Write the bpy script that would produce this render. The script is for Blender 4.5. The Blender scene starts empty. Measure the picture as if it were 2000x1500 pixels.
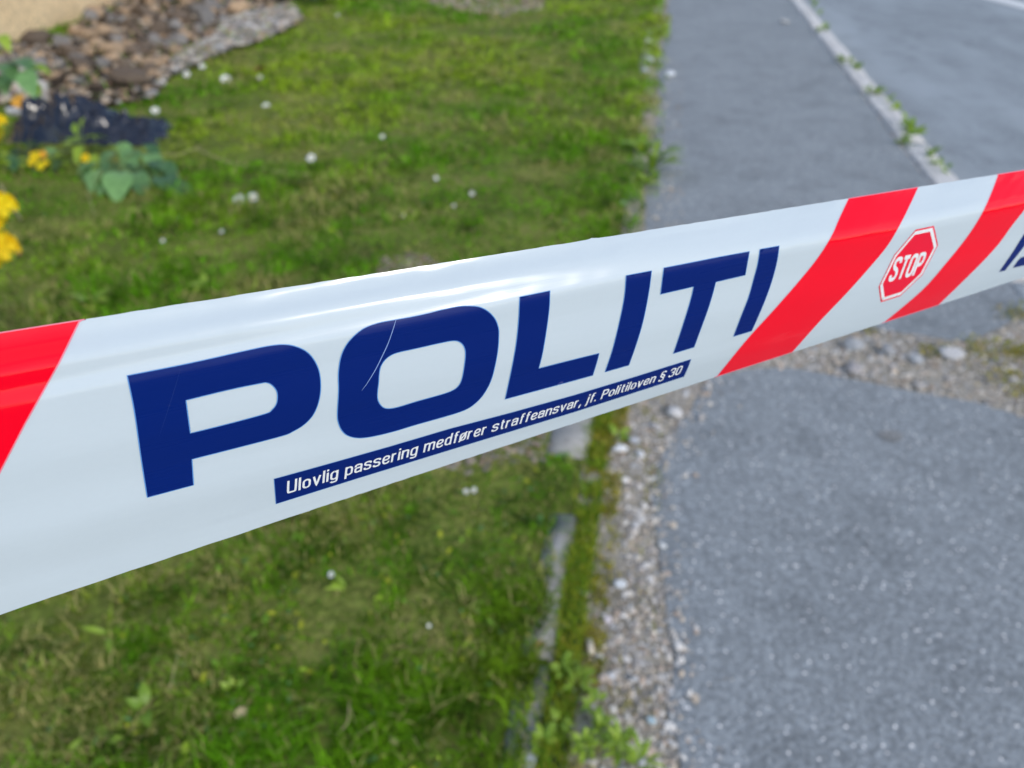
import bpy, bmesh, math, random
import numpy as np
from mathutils import Vector, Matrix, geometry, noise as mnoise

random.seed(7); rng = np.random.default_rng(7)
SC = bpy.context.scene
COL = SC.collection

# ------------------------------------------------------------------ camera, sky, sun, exposure
CAM_H = 1.5
PITCH = math.radians(34.2)          # looking down at the pavement
FPX = 1502.0                        # focal length in pixels of the 2000 px wide photograph
cam_d = bpy.data.cameras.new('camera')
cam_d.sensor_width = 36.0; cam_d.lens = 36.0 * FPX / 2000.0
cam_d.clip_start = 0.01; cam_d.clip_end = 400
cam_d.dof.use_dof = True; cam_d.dof.focus_distance = 0.232; cam_d.dof.aperture_fstop = 11.8
cam = bpy.data.objects.new('camera', cam_d); COL.objects.link(cam)
cam.location = (0, 0, CAM_H); cam.rotation_euler = (math.pi/2 - PITCH, 0, 0)
SC.camera = cam

SUN_EL = math.radians(36); SUN_AZ = math.radians(140)      # behind the camera to the right
world = bpy.data.worlds.new("World"); SC.world = world; world.use_nodes = True
nt = world.node_tree; nt.nodes.clear()
wo = nt.nodes.new('ShaderNodeOutputWorld'); bg = nt.nodes.new('ShaderNodeBackground')
sky = nt.nodes.new('ShaderNodeTexSky'); sky.sky_type = 'NISHITA'; sky.sun_disc = False
sky.sun_elevation = SUN_EL; sky.sun_rotation = SUN_AZ
sky.air_density = 1.0; sky.dust_density = 0.8; sky.ozone_density = 2.0
tc = nt.nodes.new('ShaderNodeTexCoord'); mp = nt.nodes.new('ShaderNodeMapping'); mp.inputs['Scale'].default_value = (1, 1, 2.6)
cn = nt.nodes.new('ShaderNodeTexNoise'); cn.inputs['Scale'].default_value = 2.2; cn.inputs['Detail'].default_value = 7
cr = nt.nodes.new('ShaderNodeValToRGB'); cr.color_ramp.elements[0].position = 0.46; cr.color_ramp.elements[1].position = 0.66
mx = nt.nodes.new('ShaderNodeMix'); mx.data_type = 'RGBA'
mx.inputs['B'].default_value = (8.4, 8.5, 8.7, 1)         # thin bright cloud in front of the blue
mm = nt.nodes.new('ShaderNodeMath'); mm.operation = 'MULTIPLY'; mm.inputs[1].default_value = 0.38
nt.links.new(tc.outputs['Generated'], mp.inputs['Vector']); nt.links.new(mp.outputs[0], cn.inputs['Vector'])
nt.links.new(cn.outputs['Fac'], cr.inputs[0]); nt.links.new(cr.outputs[0], mm.inputs[0]); nt.links.new(mm.outputs[0], mx.inputs['Factor'])
nt.links.new(sky.outputs[0], mx.inputs['A']); nt.links.new(mx.outputs['Result'], bg.inputs['Color'])
bg.inputs['Strength'].default_value = 0.13
nt.links.new(bg.outputs[0], wo.inputs['Surface'])

sun_d = bpy.data.lights.new('sun', 'SUN'); sun_d.energy = 1.15; sun_d.angle = math.radians(11); sun_d.color = (1.0, 0.92, 0.80)
sun = bpy.data.objects.new('sun', sun_d); COL.objects.link(sun)
# direction towards the sun; sky sun_rotation 0 is +Y, clockwise from above
sdir = Vector((math.sin(SUN_AZ)*math.cos(SUN_EL), math.cos(SUN_AZ)*math.cos(SUN_EL), math.sin(SUN_EL)))
sun.rotation_euler = sdir.to_track_quat('Z', 'Y').to_euler()

SC.view_settings.view_transform = 'Standard'; SC.view_settings.look = 'None'
SC.view_settings.exposure = 0.54; SC.view_settings.gamma = 1.0; SC.view_settings.use_curve_mapping = False
SC.render.engine = 'CYCLES'; SC.cycles.use_denoising = True
SC.cycles.max_bounces = 6; SC.cycles.transparent_max_bounces = 8

# ------------------------------------------------------------------ helpers
C_F = np.array([0, math.cos(PITCH), -math.sin(PITCH)])      # camera axes in the world
C_D = np.array([0, -math.sin(PITCH), -math.cos(PITCH)])
C_R = np.array([1.0, 0, 0])
CAMP = np.array([0, 0, CAM_H])
def ray(x, y):
    return C_R*((x-1000)/FPX) + C_D*((y-750)/FPX) + C_F
def G(x, y, z=0.0):                                          # where the sight line meets the level z
    d = ray(x, y); t = (z - CAM_H)/d[2]
    return CAMP + d*t
def GA(pts, z=0.0): return [tuple(G(x, y, z)[:2]) for x, y in pts]

def tag(o, label=None, cat=None, group=None, kind=None):
    if label: o['label'] = label
    if cat: o['category'] = cat
    if group: o['group'] = group
    if kind: o['kind'] = kind
    return o
def link(name, me, parent=None, mat=None):
    o = bpy.data.objects.new(name, me); COL.objects.link(o)
    if parent is not None: o.parent = parent
    if mat is not None and me is not None:
        for m in (mat if isinstance(mat, (list, tuple)) else [mat]): me.materials.append(m)
    return o
def empty(name, loc, rz=0.0):
    o = bpy.data.objects.new(name, None); COL.objects.link(o); o.location = loc; o.rotation_euler = (0, 0, rz)
    o.empty_display_size = 0.05
    return o
def mesh(name, vs, fs, smooth=False):
    me = bpy.data.meshes.new(name); me.from_pydata([tuple(map(float, v)) for v in vs], [], [tuple(map(int, f)) for f in fs]); me.update()
    if smooth: me.polygons.foreach_set('use_smooth', [True]*len(me.polygons))
    return me
def mesh_np(name, V, F, cols=None, smooth=False):
    """V (n,3), F (m,k) arrays; cols per vertex"""
    me = bpy.data.meshes.new(name); n, m, k = len(V), len(F), F.shape[1]
    me.vertices.add(n); me.vertices.foreach_set('co', np.ascontiguousarray(V, dtype=np.float32).ravel())
    me.loops.add(m*k); me.loops.foreach_set('vertex_index', np.ascontiguousarray(F, dtype=np.int32).ravel())
    me.polygons.add(m); me.polygons.foreach_set('loop_start', np.arange(0, m*k, k, dtype=np.int32))
    me.polygons.foreach_set('use_smooth', np.full(m, smooth))
    if cols is not None:
        a = me.color_attributes.new('tint', 'FLOAT_COLOR', 'POINT')
        c = np.ones((n, 4), dtype=np.float32); c[:, :3] = cols; a.data.foreach_set('color', c.ravel())
    me.update(calc_edges=True); return me

# value noise on numpy arrays
_lat = np.random.default_rng(3).random((256, 256))
def vnoise(x, y, s=1.0):
    x = np.asarray(x)*s + 41.3; y = np.asarray(y)*s + 17.7
    xi = np.floor(x).astype(int); yi = np.floor(y).astype(int); fx = x-xi; fy = y-yi
    fx = fx*fx*(3-2*fx); fy = fy*fy*(3-2*fy)
    g = lambda a, b: _lat[a % 256, b % 256]
    return (g(xi, yi)*(1-fx)+g(xi+1, yi)*fx)*(1-fy) + (g(xi, yi+1)*(1-fx)+g(xi+1, yi+1)*fx)*fy
def fbm(x, y, s, o=3):
    r = 0; a = 0.5; t = 0
    for i in range(o): r = r + a*vnoise(np.asarray(x)+i*9.1, np.asarray(y)-i*5.3, s*2**i); t += a; a *= 0.5
    return r/t
def in_poly(X, Y, poly):
    X = np.asarray(X); Y = np.asarray(Y); c = np.zeros(X.shape, bool); n = len(poly)
    for i in range(n):
        x1, y1 = poly[i]; x2, y2 = poly[(i+1) % n]
        if y1 == y2: continue
        k = ((y1 > Y) != (y2 > Y)) & (X < (x2-x1)*(Y-y1)/(y2-y1)+x1); c ^= k
    return c

# ------------------------------------------------------------------ materials
def M(name):
    m = bpy.data.materials.new(name); m.use_nodes = True; t = m.node_tree
    b = t.nodes['Principled BSDF']; return m, t, b
def plain(name, col, rough=0.6, **kw):
    m, t, b = M(name); b.inputs['Base Color'].default_value = (*col, 1); b.inputs['Roughness'].default_value = rough
    for k, v in kw.items(): b.inputs[k.replace('_', ' ')].default_value = v
    return m
def N(t, typ, **kw):
    n = t.nodes.new(typ)
    for k, v in kw.items():
        if k in n.inputs: n.inputs[k].default_value = v
        else: setattr(n, k, v)
    return n
def ramp(t, stops, interp='LINEAR'):
    r = t.nodes.new('ShaderNodeValToRGB'); r.color_ramp.interpolation = interp
    e = r.color_ramp.elements
    while len(e) > 1: e.remove(e[-1])
    e[0].position = stops[0][0]; e[0].color = (*stops[0][1], 1)
    for p, c in stops[1:]:
        k = e.new(p); k.color = (*c, 1)
    return r
def g3(v): return (v, v, v)
def mixc(t, a, b, fac, mode='MIX'):
    n = t.nodes.new('ShaderNodeMix'); n.data_type = 'RGBA'; n.blend_type = mode
    for s, v in (('A', a), ('B', b)):
        if isinstance(v, tuple): n.inputs[s].default_value = (*v, 1)
        else: t.links.new(v, n.inputs[s])
    if isinstance(fac, (int, float)): n.inputs['Factor'].default_value = fac
    else: t.links.new(fac, n.inputs['Factor'])
    return n.outputs['Result']
def objco(t):
    return t.nodes.new('ShaderNodeTexCoord').outputs['Object']

def mat_asphalt(name, base, specks=True, warm=0.0, streak=None):
    m, t, b = M(name); co = objco(t); L = t.links.new
    n1 = N(t, 'ShaderNodeTexNoise', Scale=1.3, Detail=5.0, Roughness=0.6); L(co, n1.inputs['Vector'])
    n2 = N(t, 'ShaderNodeTexNoise', Scale=130.0, Detail=3.0); L(co, n2.inputs['Vector'])
    r1 = ramp(t, [(0.3, tuple(c*0.78 for c in base)), (0.72, tuple(c*1.2 for c in base))]); L(n1.outputs['Fac'], r1.inputs[0])
    c = mixc(t, r1.outputs[0], tuple(min(1, x*1.5) for x in base), n2.outputs['Fac'], 'MIX')
    v = N(t, 'ShaderNodeTexVoronoi', Scale=115.0); L(co, v.inputs['Vector'])
    # every aggregate grain has its own grey; a few are pale quartz
    sep = N(t, 'ShaderNodeSeparateColor'); L(v.outputs['Color'], sep.inputs[0])
    rg = ramp(t, [(0.0, g3(0.6)), (0.55, g3(0.95)), (0.86, g3(1.15)), (1.0, g3(1.4))]); L(sep.outputs[0], rg.inputs[0])
    c = mixc(t, c, rg.outputs[0], 0.8, 'MULTIPLY')
    if specks:  # near-white grains: their specular glints are painted into the colour
        v2 = N(t, 'ShaderNodeTexVoronoi', Scale=70.0); L(co, v2.inputs['Vector'])
        s2 = N(t, 'ShaderNodeSeparateColor'); L(v2.outputs['Color'], s2.inputs[0])
        rs = ramp(t, [(0.82, g3(0)), (0.85, g3(1))]); L(s2.outputs[1], rs.inputs[0])
        rd = ramp(t, [(0.20, g3(1)), (0.27, g3(0))]); L(v2.outputs['Distance'], rd.inputs[0])
        mu = N(t, 'ShaderNodeMath', operation='MULTIPLY'); L(rs.outputs[0], mu.inputs[0]); L(rd.outputs[0], mu.inputs[1])
        c = mixc(t, c, (1.0, 0.97, 0.94), mu.outputs[0])
    if streak:
        mpn = N(t, 'ShaderNodeMapping'); mpn.inputs['Rotation'].default_value = (0, 0, streak); mpn.inputs['Scale'].default_value = (0.9, 0.22, 1)
        L(co, mpn.inputs['Vector'])
        ns = N(t, 'ShaderNodeTexNoise', Scale=1.6, Detail=5.0, Roughness=0.55); L(mpn.outputs[0], ns.inputs['Vector'])
        rr = ramp(t, [(0.45, g3(0)), (0.65, g3(1))]); L(ns.outputs['Fac'], rr.inputs[0])
        c = mixc(t, c, tuple(min(1, x*1.5) for x in base), rr.outputs[0])
    # darker damp/oil blotches
    n3 = N(t, 'ShaderNodeTexNoise', Scale=4.5, Detail=4.0); L(co, n3.inputs['Vector'])
    r3 = ramp(t, [(0.33, g3(0.72)), (0.5, g3(1.0))]); L(n3.outputs['Fac'], r3.inputs[0])
    c = mixc(t, c, r3.outputs[0], 0.6, 'MULTIPLY')
    L(c, b.inputs['Base Color']); b.inputs['Roughness'].default_value = 0.78
    bp = N(t, 'ShaderNodeBump', Strength=0.6, Distance=0.004); L(v.outputs['Distance'], bp.inputs['Height']); L(bp.outputs[0], b.inputs['Normal'])
    return m

def mat_ground(name, stops, scale=3.0, fine=60.0, bump=0.01):
    m, t, b = M(name); co = objco(t); L = t.links.new
    n1 = N(t, 'ShaderNodeTexNoise', Scale=scale, Detail=8.0, Roughness=0.65); L(co, n1.inputs['Vector'])
    r = ramp(t, stops); L(n1.outputs['Fac'], r.inputs[0])
    n2 = N(t, 'ShaderNodeTexNoise', Scale=fine, Detail=4.0); L(co, n2.inputs['Vector'])
    r2 = ramp(t, [(0.3, g3(0.45)), (0.7, g3(1.5))]); L(n2.outputs['Fac'], r2.inputs[0])
    c = mixc(t, r.outputs[0], r2.outputs[0], 0.8, 'MULTIPLY'); L(c, b.inputs['Base Color']); b.inputs['Roughness'].default_value = 0.95
    b.inputs['Specular IOR Level'].default_value = 0.15
    bp = N(t, 'ShaderNodeBump', Strength=0.9, Distance=bump); L(n2.outputs['Fac'], bp.inputs['Height']); L(bp.outputs[0], b.inputs['Normal'])
    return m

def mat_tint(name, rough=0.5, transl=0.0, gain=1.0, fine=0.0):
    m, t, b = M(name); L = t.links.new
    a = N(t, 'ShaderNodeVertexColor'); a.layer_name = 'tint'; c = a.outputs['Color']
    if fine:
        n = N(t, 'ShaderNodeTexNoise', Scale=fine, Detail=4.0); L(objco(t), n.inputs['Vector'])
        r = ramp(t, [(0.3, g3(0.6)), (0.7, g3(1.35))]); L(n.outputs['Fac'], r.inputs[0])
        c = mixc(t, c, r.outputs[0], 1.0, 'MULTIPLY')
    L(c, b.inputs['Base Color']); b.inputs['Roughness'].default_value = rough
    b.inputs['Specular IOR Level'].default_value = 0.3 if not transl else 0.08
    if transl:
        tr = N(t, 'ShaderNodeBsdfTranslucent'); L(c, tr.inputs['Color'])
        ms = N(t, 'ShaderNodeMixShader'); ms.inputs[0].default_value = transl
        L(b.outputs[0], ms.inputs[1]); L(tr.outputs[0], ms.inputs[2]); L(ms.outputs[0], t.nodes['Material Output'].inputs['Surface'])
    return m

def mat_leaf(name, c1, c2, rough=0.4, transl=0.25):
    m, t, b = M(name); L = t.links.new; co = objco(t)
    n = N(t, 'ShaderNodeTexNoise', Scale=30.0, Detail=3.0); L(co, n.inputs['Vector'])
    oi = N(t, 'ShaderNodeObjectInfo')
    ad = N(t, 'ShaderNodeMath', operation='ADD'); L(n.outputs['Fac'], ad.inputs[0])
    ml = N(t, 'ShaderNodeMath', operation='MULTIPLY_ADD'); L(oi.outputs['Random'], ml.inputs[0]); ml.inputs[1].default_value = 0.6; ml.inputs[2].default_value = -0.3
    L(ml.outputs[0], ad.inputs[1])
    r = ramp(t, [(0.2, c1), (0.8, c2)]); L(ad.outputs[0], r.inputs[0])
    L(r.outputs[0], b.inputs['Base Color']); b.inputs['Roughness'].default_value = rough
    tr = N(t, 'ShaderNodeBsdfTranslucent'); L(r.outputs[0], tr.inputs['Color'])
    ms = N(t, 'ShaderNodeMixShader'); ms.inputs[0].default_value = transl
    L(b.outputs[0], ms.inputs[1]); L(tr.outputs[0], ms.inputs[2]); L(ms.outputs[0], t.nodes['Material Output'].inputs['Surface'])
    return m

def mat_film(name, col, rough=0.22, transl=0.15, spec=0.5, streak=0.0, bump=0.02):
    """printed plastic film: glossy, slightly translucent, faint stretch lines along the tape"""
    m, t, b = M(name); L = t.links.new
    uv = N(t, 'ShaderNodeUVMap'); uv.uv_map = 'film'
    mpn = N(t, 'ShaderNodeMapping'); mpn.inputs['Scale'].default_value = (1.2, 26, 1); L(uv.outputs[0], mpn.inputs['Vector'])
    n = N(t, 'ShaderNodeTexNoise', Scale=1.0, Detail=5.0, Roughness=0.5); L(mpn.outputs[0], n.inputs['Vector'])
    n2 = N(t, 'ShaderNodeTexNoise', Scale=90.0, Detail=3.0); L(uv.outputs[0], n2.inputs['Vector'])
    r = ramp(t, [(0.3, tuple(c*(1-streak) for c in col)), (0.7, col)]); L(n2.outputs['Fac'], r.inputs[0])
    L(r.outputs[0], b.inputs['Base Color'])
    rr = N(t, 'ShaderNodeMapRange'); rr.inputs['To Min'].default_value = rough*0.75; rr.inputs['To Max'].default_value = rough*1.3
    L(n.outputs['Fac'], rr.inputs['Value']); L(rr.outputs[0], b.inputs['Roughness'])
    b.inputs['Specular IOR Level'].default_value = spec; b.inputs['IOR'].default_value = 1.5
    bp = N(t, 'ShaderNodeBump', Strength=1.0, Distance=0.0009*bump/0.02); L(n.outputs['Fac'], bp.inputs['Height']); L(bp.outputs[0], b.inputs['Normal'])
    if transl:
        tr = N(t, 'ShaderNodeBsdfTranslucent'); L(r.outputs[0], tr.inputs['Color'])
        ms = N(t, 'ShaderNodeMixShader'); ms.inputs[0].default_value = transl
        L(b.outputs[0], ms.inputs[1]); L(tr.outputs[0], ms.inputs[2]); L(ms.outputs[0], t.nodes['Material Output'].inputs['Surface'])
    return m

MT = {}
MT['soil'] = mat_ground('soil', [(0.3, (0.055, 0.045, 0.03)), (0.6, (0.11, 0.095, 0.065))])
MT['turf'] = mat_ground('turf_moss', [(0.25, (0.08, 0.08, 0.025)), (0.45, (0.13, 0.17, 0.03)), (0.62, (0.21, 0.22, 0.055)), (0.8, (0.30, 0.25, 0.12))], 2.2, 45.0)
MT['grit'] = mat_ground('grit', [(0.3, (0.24, 0.215, 0.17)), (0.5, (0.38, 0.345, 0.28)), (0.75, (0.52, 0.475, 0.40))], 6.0, 90.0)
MT['bed'] = mat_ground('bed_earth', [(0.3, (0.02, 0.014, 0.010)), (0.7, (0.06, 0.045, 0.03))], 5.0, 50.0)
MT['asph_near'] = mat_asphalt('pavement_asphalt', (0.222, 0.240, 0.250))
MT['asph_road'] = mat_asphalt('road_asphalt', (0.228, 0.252, 0.268), specks=False, streak=math.radians(-38))
MT['granite'] = mat_ground('granite', [(0.3, (0.52, 0.50, 0.48)), (0.7, (0.78, 0.76, 0.73))], 9.0, 220.0, 0.003)
MT['concrete'] = mat_ground('concrete', [(0.3, (0.24, 0.24, 0.23)), (0.7, (0.46, 0.45, 0.43))], 7.0, 150.0, 0.003)
MT['render'] = mat_ground('wall_render', [(0.25, (0.78, 0.57, 0.33)), (0.75, (0.90, 0.68, 0.43))], 1.4, 40.0, 0.003)
MT['paint'] = plain('road_paint', (0.75, 0.75, 0.73), 0.6)
MT['blade'] = mat_tint('grass_blade', 0.5, 0.3)
MT['stone'] = mat_tint('stone_tint', 0.8, 0.0, fine=60.0)
MT['leaf_a'] = mat_leaf('broad_leaf', (0.05, 0.13, 0.05), (0.22, 0.42, 0.14), 0.35)
MT['leaf_b'] = mat_leaf('young_leaf', (0.17, 0.30, 0.02), (0.36, 0.50, 0.05), 0.45)
MT['leaf_d'] = mat_leaf('dark_leaf', (0.015, 0.04, 0.01), (0.045, 0.09, 0.02), 0.45, 0.15)
MT['stem'] = plain('green_stem', (0.10, 0.15, 0.04), 0.5)
MT['petal_y'] = mat_leaf('yellow_petal', (0.98, 0.66, 0.003), (1.0, 0.82, 0.005), 0.7, 0.35)
MT['petal_o'] = plain('orange_petal', (0.72, 0.34, 0.01), 0.5)
MT['petal_w'] = plain('white_petal', (0.70, 0.73, 0.72), 0.5)
MT['disc'] = plain('flower_disc', (0.65, 0.45, 0.03), 0.7)
MT['straw'] = plain('dry_straw', (0.46, 0.38, 0.20), 0.7)
MT['rust'] = plain('dead_leaf', (0.33, 0.13, 0.06), 0.7)
MT['wood'] = plain('pale_wood', (0.62, 0.55, 0.42), 0.7)
mb, tb, bb = M('black_plastic'); bb.inputs['Base Color'].default_value = (0.010, 0.014, 0.028, 1); bb.inputs['Roughness'].default_value = 0.2
bb.inputs['Specular IOR Level'].default_value = 0.7; MT['black'] = mb
MT['film_white'] = mat_film('white_film', (0.60, 0.68, 0.73), 0.20, 0.10, 0.55, 0.012, 0.004)
MT['film_red'] = mat_film('red_print', (0.97, 0.0005, 0.018), 0.14, 0.05, 0.34, 0.0, 0.004)
MT['film_blue'] = mat_film('blue_print', (0.0003, 0.014, 0.145), 0.28, 0.0, 0.16, 0.0, 0.004)
MT['film_edge'] = mat_film('blue_print_edge', (0.10, 0.28, 0.62), 0.3, 0.0, 0.4)
MT['film_pink'] = mat_film('red_print_edge', (0.82, 0.22, 0.30), 0.3, 0.0, 0.4)
MT['film_text'] = mat_film('white_lettering', (0.83, 0.85, 0.86), 0.25, 0.0, 0.5)
MT['film_stop'] = mat_film('stop_red_print', (0.86, 0.002, 0.03), 0.3, 0.0, 0.35, 0.0, 0.004)

# ------------------------------------------------------------------ sheets of ground
def sheet(name, poly, z, mat, parent=None, jag=0.0, step=0.12, kind=None):
    pts = []
    n = len(poly)
    for i in range(n):
        a = Vector(poly[i]); b = Vector(poly[(i+1) % n]); d = (b-a).length
        k = max(1, int(min(d, 40)/step)) if jag else 1
        nr = Vector((-(b-a).y, (b-a).x)).normalized()
        for j in range(k):
            p = a.lerp(b, j/k)
            o = (mnoise.noise(Vector((p.x*5, p.y*5, z*100))) + 0.6*mnoise.noise(Vector((p.x*14, p.y*14, 3.0))))*jag if jag else 0
            q = p + nr*o; pts.append((q.x, q.y, z))
    tess = geometry.tessellate_polygon([[Vector(p) for p in pts]])
    me = mesh(name, pts, tess)
    bm = bmesh.new(); bm.from_mesh(me); bmesh.ops.recalc_face_normals(bm, faces=bm.faces)
    if bm.faces and sum(f.normal.z for f in bm.faces) < 0: bmesh.ops.reverse_faces(bm, faces=bm.faces)
    bm.to_mesh(me); bm.free()
    o = link(name, me, parent, mat)
    if kind: o['kind'] = kind
    return o

# line of the lawn edging and of the kerb (both run away from the viewer to the same far point)
eA = G(1289, 0)[:2]; eB = G(1080, 1250)[:2]
eD = (eA-eB)/np.linalg.norm(eA-eB); eN = np.array([eD[1], -eD[0]])       # eN points to the pavement side
def E(s, off): p = eB + eD*s + eN*off; return (float(p[0]), float(p[1]))
kP = G(1812, 352)[:2]; kOff = float((kP-eB).dot(eN)); 
def side(x, y):                     # signed distance right of the edging line, and distance along it
    dx = x-eB[0]; dy = y-eB[1]
    return dx*eN[0]+dy*eN[1], dx*eD[0]+dy*eD[1]

sheet('ground', [(-90, -60), (90, -60), (90, 150), (-90, 150)], -0.16, MT['soil'], kind='structure')
# lawn: gently uneven, left of the edging
def lawn_mesh():
    xs, ys = [], []
    S = np.concatenate([np.arange(-4, 6, 0.12), np.arange(6, 16, 0.3), np.arange(16, 70, 4.0)])
    O = -np.concatenate([np.array([0.0]), np.arange(0.1, 7, 0.12), np.arange(7, 14, 0.5), np.arange(14, 70, 5.0)])
    SS, OO = np.meshgrid(S, O, indexing='ij')
    X = eB[0]+eD[0]*SS+eN[0]*OO; Y = eB[1]+eD[1]*SS+eN[1]*OO
    Z = lawn_z(X, Y)
    V = np.stack([X.ravel(), Y.ravel(), Z.ravel()], 1); a, b = X.shape
    idx = np.arange(a*b).reshape(a, b)
    F = np.stack([idx[:-1, :-1].ravel(), idx[:-1, 1:].ravel(), idx[1:, 1:].ravel(), idx[1:, :-1].ravel()], 1)
    return mesh_np('lawn', V, F[:, ::-1], smooth=True)
def lawn_z(x, y):
    o, s = side(x, y)
    return 0.008 + 0.035*(fbm(x, y, 1.7)-0.5)*np.clip(-o/0.3, 0, 1)
lawn = link('lawn', lawn_mesh(), None, MT['turf']); lawn['kind'] = 'structure'

# grit verge between edging and asphalt, also under the break in the pavement
# (asphalt and soil sheets overlap the verge by a few millimetres of height)
sheet('gravel_verge', [E(-4, 0.0), E(60, 0.0), E(60, kOff-0.02), E(-4, kOff-0.02)], 0.0, MT['grit'], kind='structure')
near_left = 0.47
crack_lo = GA([(1235, 860), (1290, 800), (1390, 742), (1460, 722), (1550, 722), (1670, 741), (1790, 768), (1910, 790), (2000, 820), (2150, 905)])
c0o, c0s = side(*crack_lo[0])
near_poly = [E(-4, 0.36)] + GA([(1360, 1700), (1330, 1500), (1308, 1400), (1322, 1300), (1300, 1200), (1288, 1100), (1278, 1010), (1284, 940), (1300, 880), (1335, 830), (1360, 785)]) + crack_lo[2:] + [E(-4, 3.4)]
pn = sheet('pavement', near_poly, 0.0045, MT['asph_near'], jag=0.02, step=0.05, kind='structure')
far_edge = GA([(1255, 700), (1400, 660), (1600, 645), (1745, 648), (1850, 664), (1900, 668), (1960, 640), (2040, 580), (2100, 560)])
far_s = side(*far_edge[0])[1]
left_far = [E(s_, 0.10+0.03*math.sin(s_*1.7)) for s_ in (60, 30, 16, 12, 9, 7.5, 6, 5, 4, 3.4)]
far_poly = [E(60, kOff-0.01)] + left_far + far_edge
far_poly += [E(side(*far_edge[-1])[1], kOff-0.01)]
sheet('pavement', far_poly, 0.0042, MT['asph_near'], jag=0.012, step=0.06, kind='structure')
# road, lower than the pavement
KW = 0.16
sheet('road', [E(-6, kOff+KW-0.01), E(75, kOff+KW-0.01), E(75, kOff+9.5), E(-6, kOff+9.5)], -0.09, MT['asph_road'], kind='structure')
wl = GA([(1890, -12), (2010, 20), (2070, 36), (2070, 26), (2010, 8), (1890, -22)], -0.086)
sheet('road_marking', wl, -0.086, MT['paint'], kind='structure')
# wide driveway mouth at the lower right is the same asphalt: fill beyond the kerb line near the viewer
def box_mesh(name, l, w, h, bev=0.008, seg=8, rough=0.003, seed=0):
    bm = bmesh.new(); bmesh.ops.create_cube(bm, size=1); bmesh.ops.scale(bm, vec=(w, l, h), verts=bm.verts)
    bmesh.ops.bevel(bm, geom=bm.edges[:], offset=bev, segments=2, affect='EDGES')
    bmesh.ops.subdivide_edges(bm, edges=[e for e in bm.edges if e.calc_length() > 0.1], cuts=5, use_grid_fill=True)
    for v in bm.verts:
        v.co += Vector((mnoise.noise(v.co*9+Vector((seed, 0, 0))), mnoise.noise(v.co*9+Vector((0, seed, 5))), mnoise.noise(v.co*9+Vector((7, 0, seed)))))*rough
    me = bpy.data.meshes.new(name); bm.to_mesh(me); bm.free(); me.polygons.foreach_set('use_smooth', [True]*len(me.polygons)); return me
def place_on_line(o, s, off, z, rz=0.0):
    x, y = E(s, off); o.location = (x, y, z); o.rotation_euler = (0, 0, math.atan2(eD[1], eD[0])-math.pi/2+rz)

kerb = empty('kerb', (0, 0, 0)); kerb['kind'] = 'structure'
joints_px = [(1790, 280), (1700, 185), (1652, 122), (1602, 58), (1560, 2)]
js = sorted(side(*G(x, y)[:2])[1] for x, y in joints_px)
ends = [js[0]-1.02*k for k in range(6, 0, -1)] + js
while ends[-1] < 26: ends.append(ends[-1]+1.05)
kv = [box_mesh('kerb_stone', 1.0, KW, 0.26, 0.012, rough=0.012, seed=i) for i in range(3)]
for m_ in kv: m_.materials.append(MT['granite'])
for i in range(len(ends)-1):
    a, b = ends[i], ends[i+1]
    k = link('kerb_stone', kv[i % 3], kerb); place_on_line(k, (a+b)/2, kOff+KW/2+0.002, -0.115+random.uniform(-.004, .004), random.uniform(-.006, .006)); k.scale = (1, (b-a)-0.03, 1)

edge = empty('lawn_edging', (0, 0, 0)); edge['kind'] = 'structure'
ev = [box_mesh('edging_stone', 1.0, 0.10, 0.2, 0.008, rough=0.007, seed=20+i) for i in range(2)]
for m_ in ev: m_.materials.append(MT['concrete'])
s1 = side(*G(1110, 900)[:2])[1]; s2 = side(*G(1105, 1010)[:2])[1]
segs = [(s1, s1+0.62, 0.022, 0.12), (s2-0.48, s2, 0.018, 0.075), (s2-0.985, s2-0.485, 0.016, 0.072), (s2-1.6, s2-0.99, 0.003, 0.06), (s1+1.3, s1+2.3, -0.012, .1), (s1+2.32, s1+3.3, -0.01, .1), (s1+3.32, s1+4.3, 0.0, .1), (s1+4.32, s1+5.3, 0.004, .1), (s1+5.32, s1+6.3, 0.012, .1), (s1+6.32, s1+7.3, 0.01, .1)]
for i, (a, b, z, w) in enumerate(segs):
    k = link('edging_stone', ev[i % 2], edge); place_on_line(k, (a+b)/2, -w/2+0.01, z-0.1, random.uniform(-.008, .008)); k.scale = (w/0.10, b-a-0.012, 1)

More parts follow.
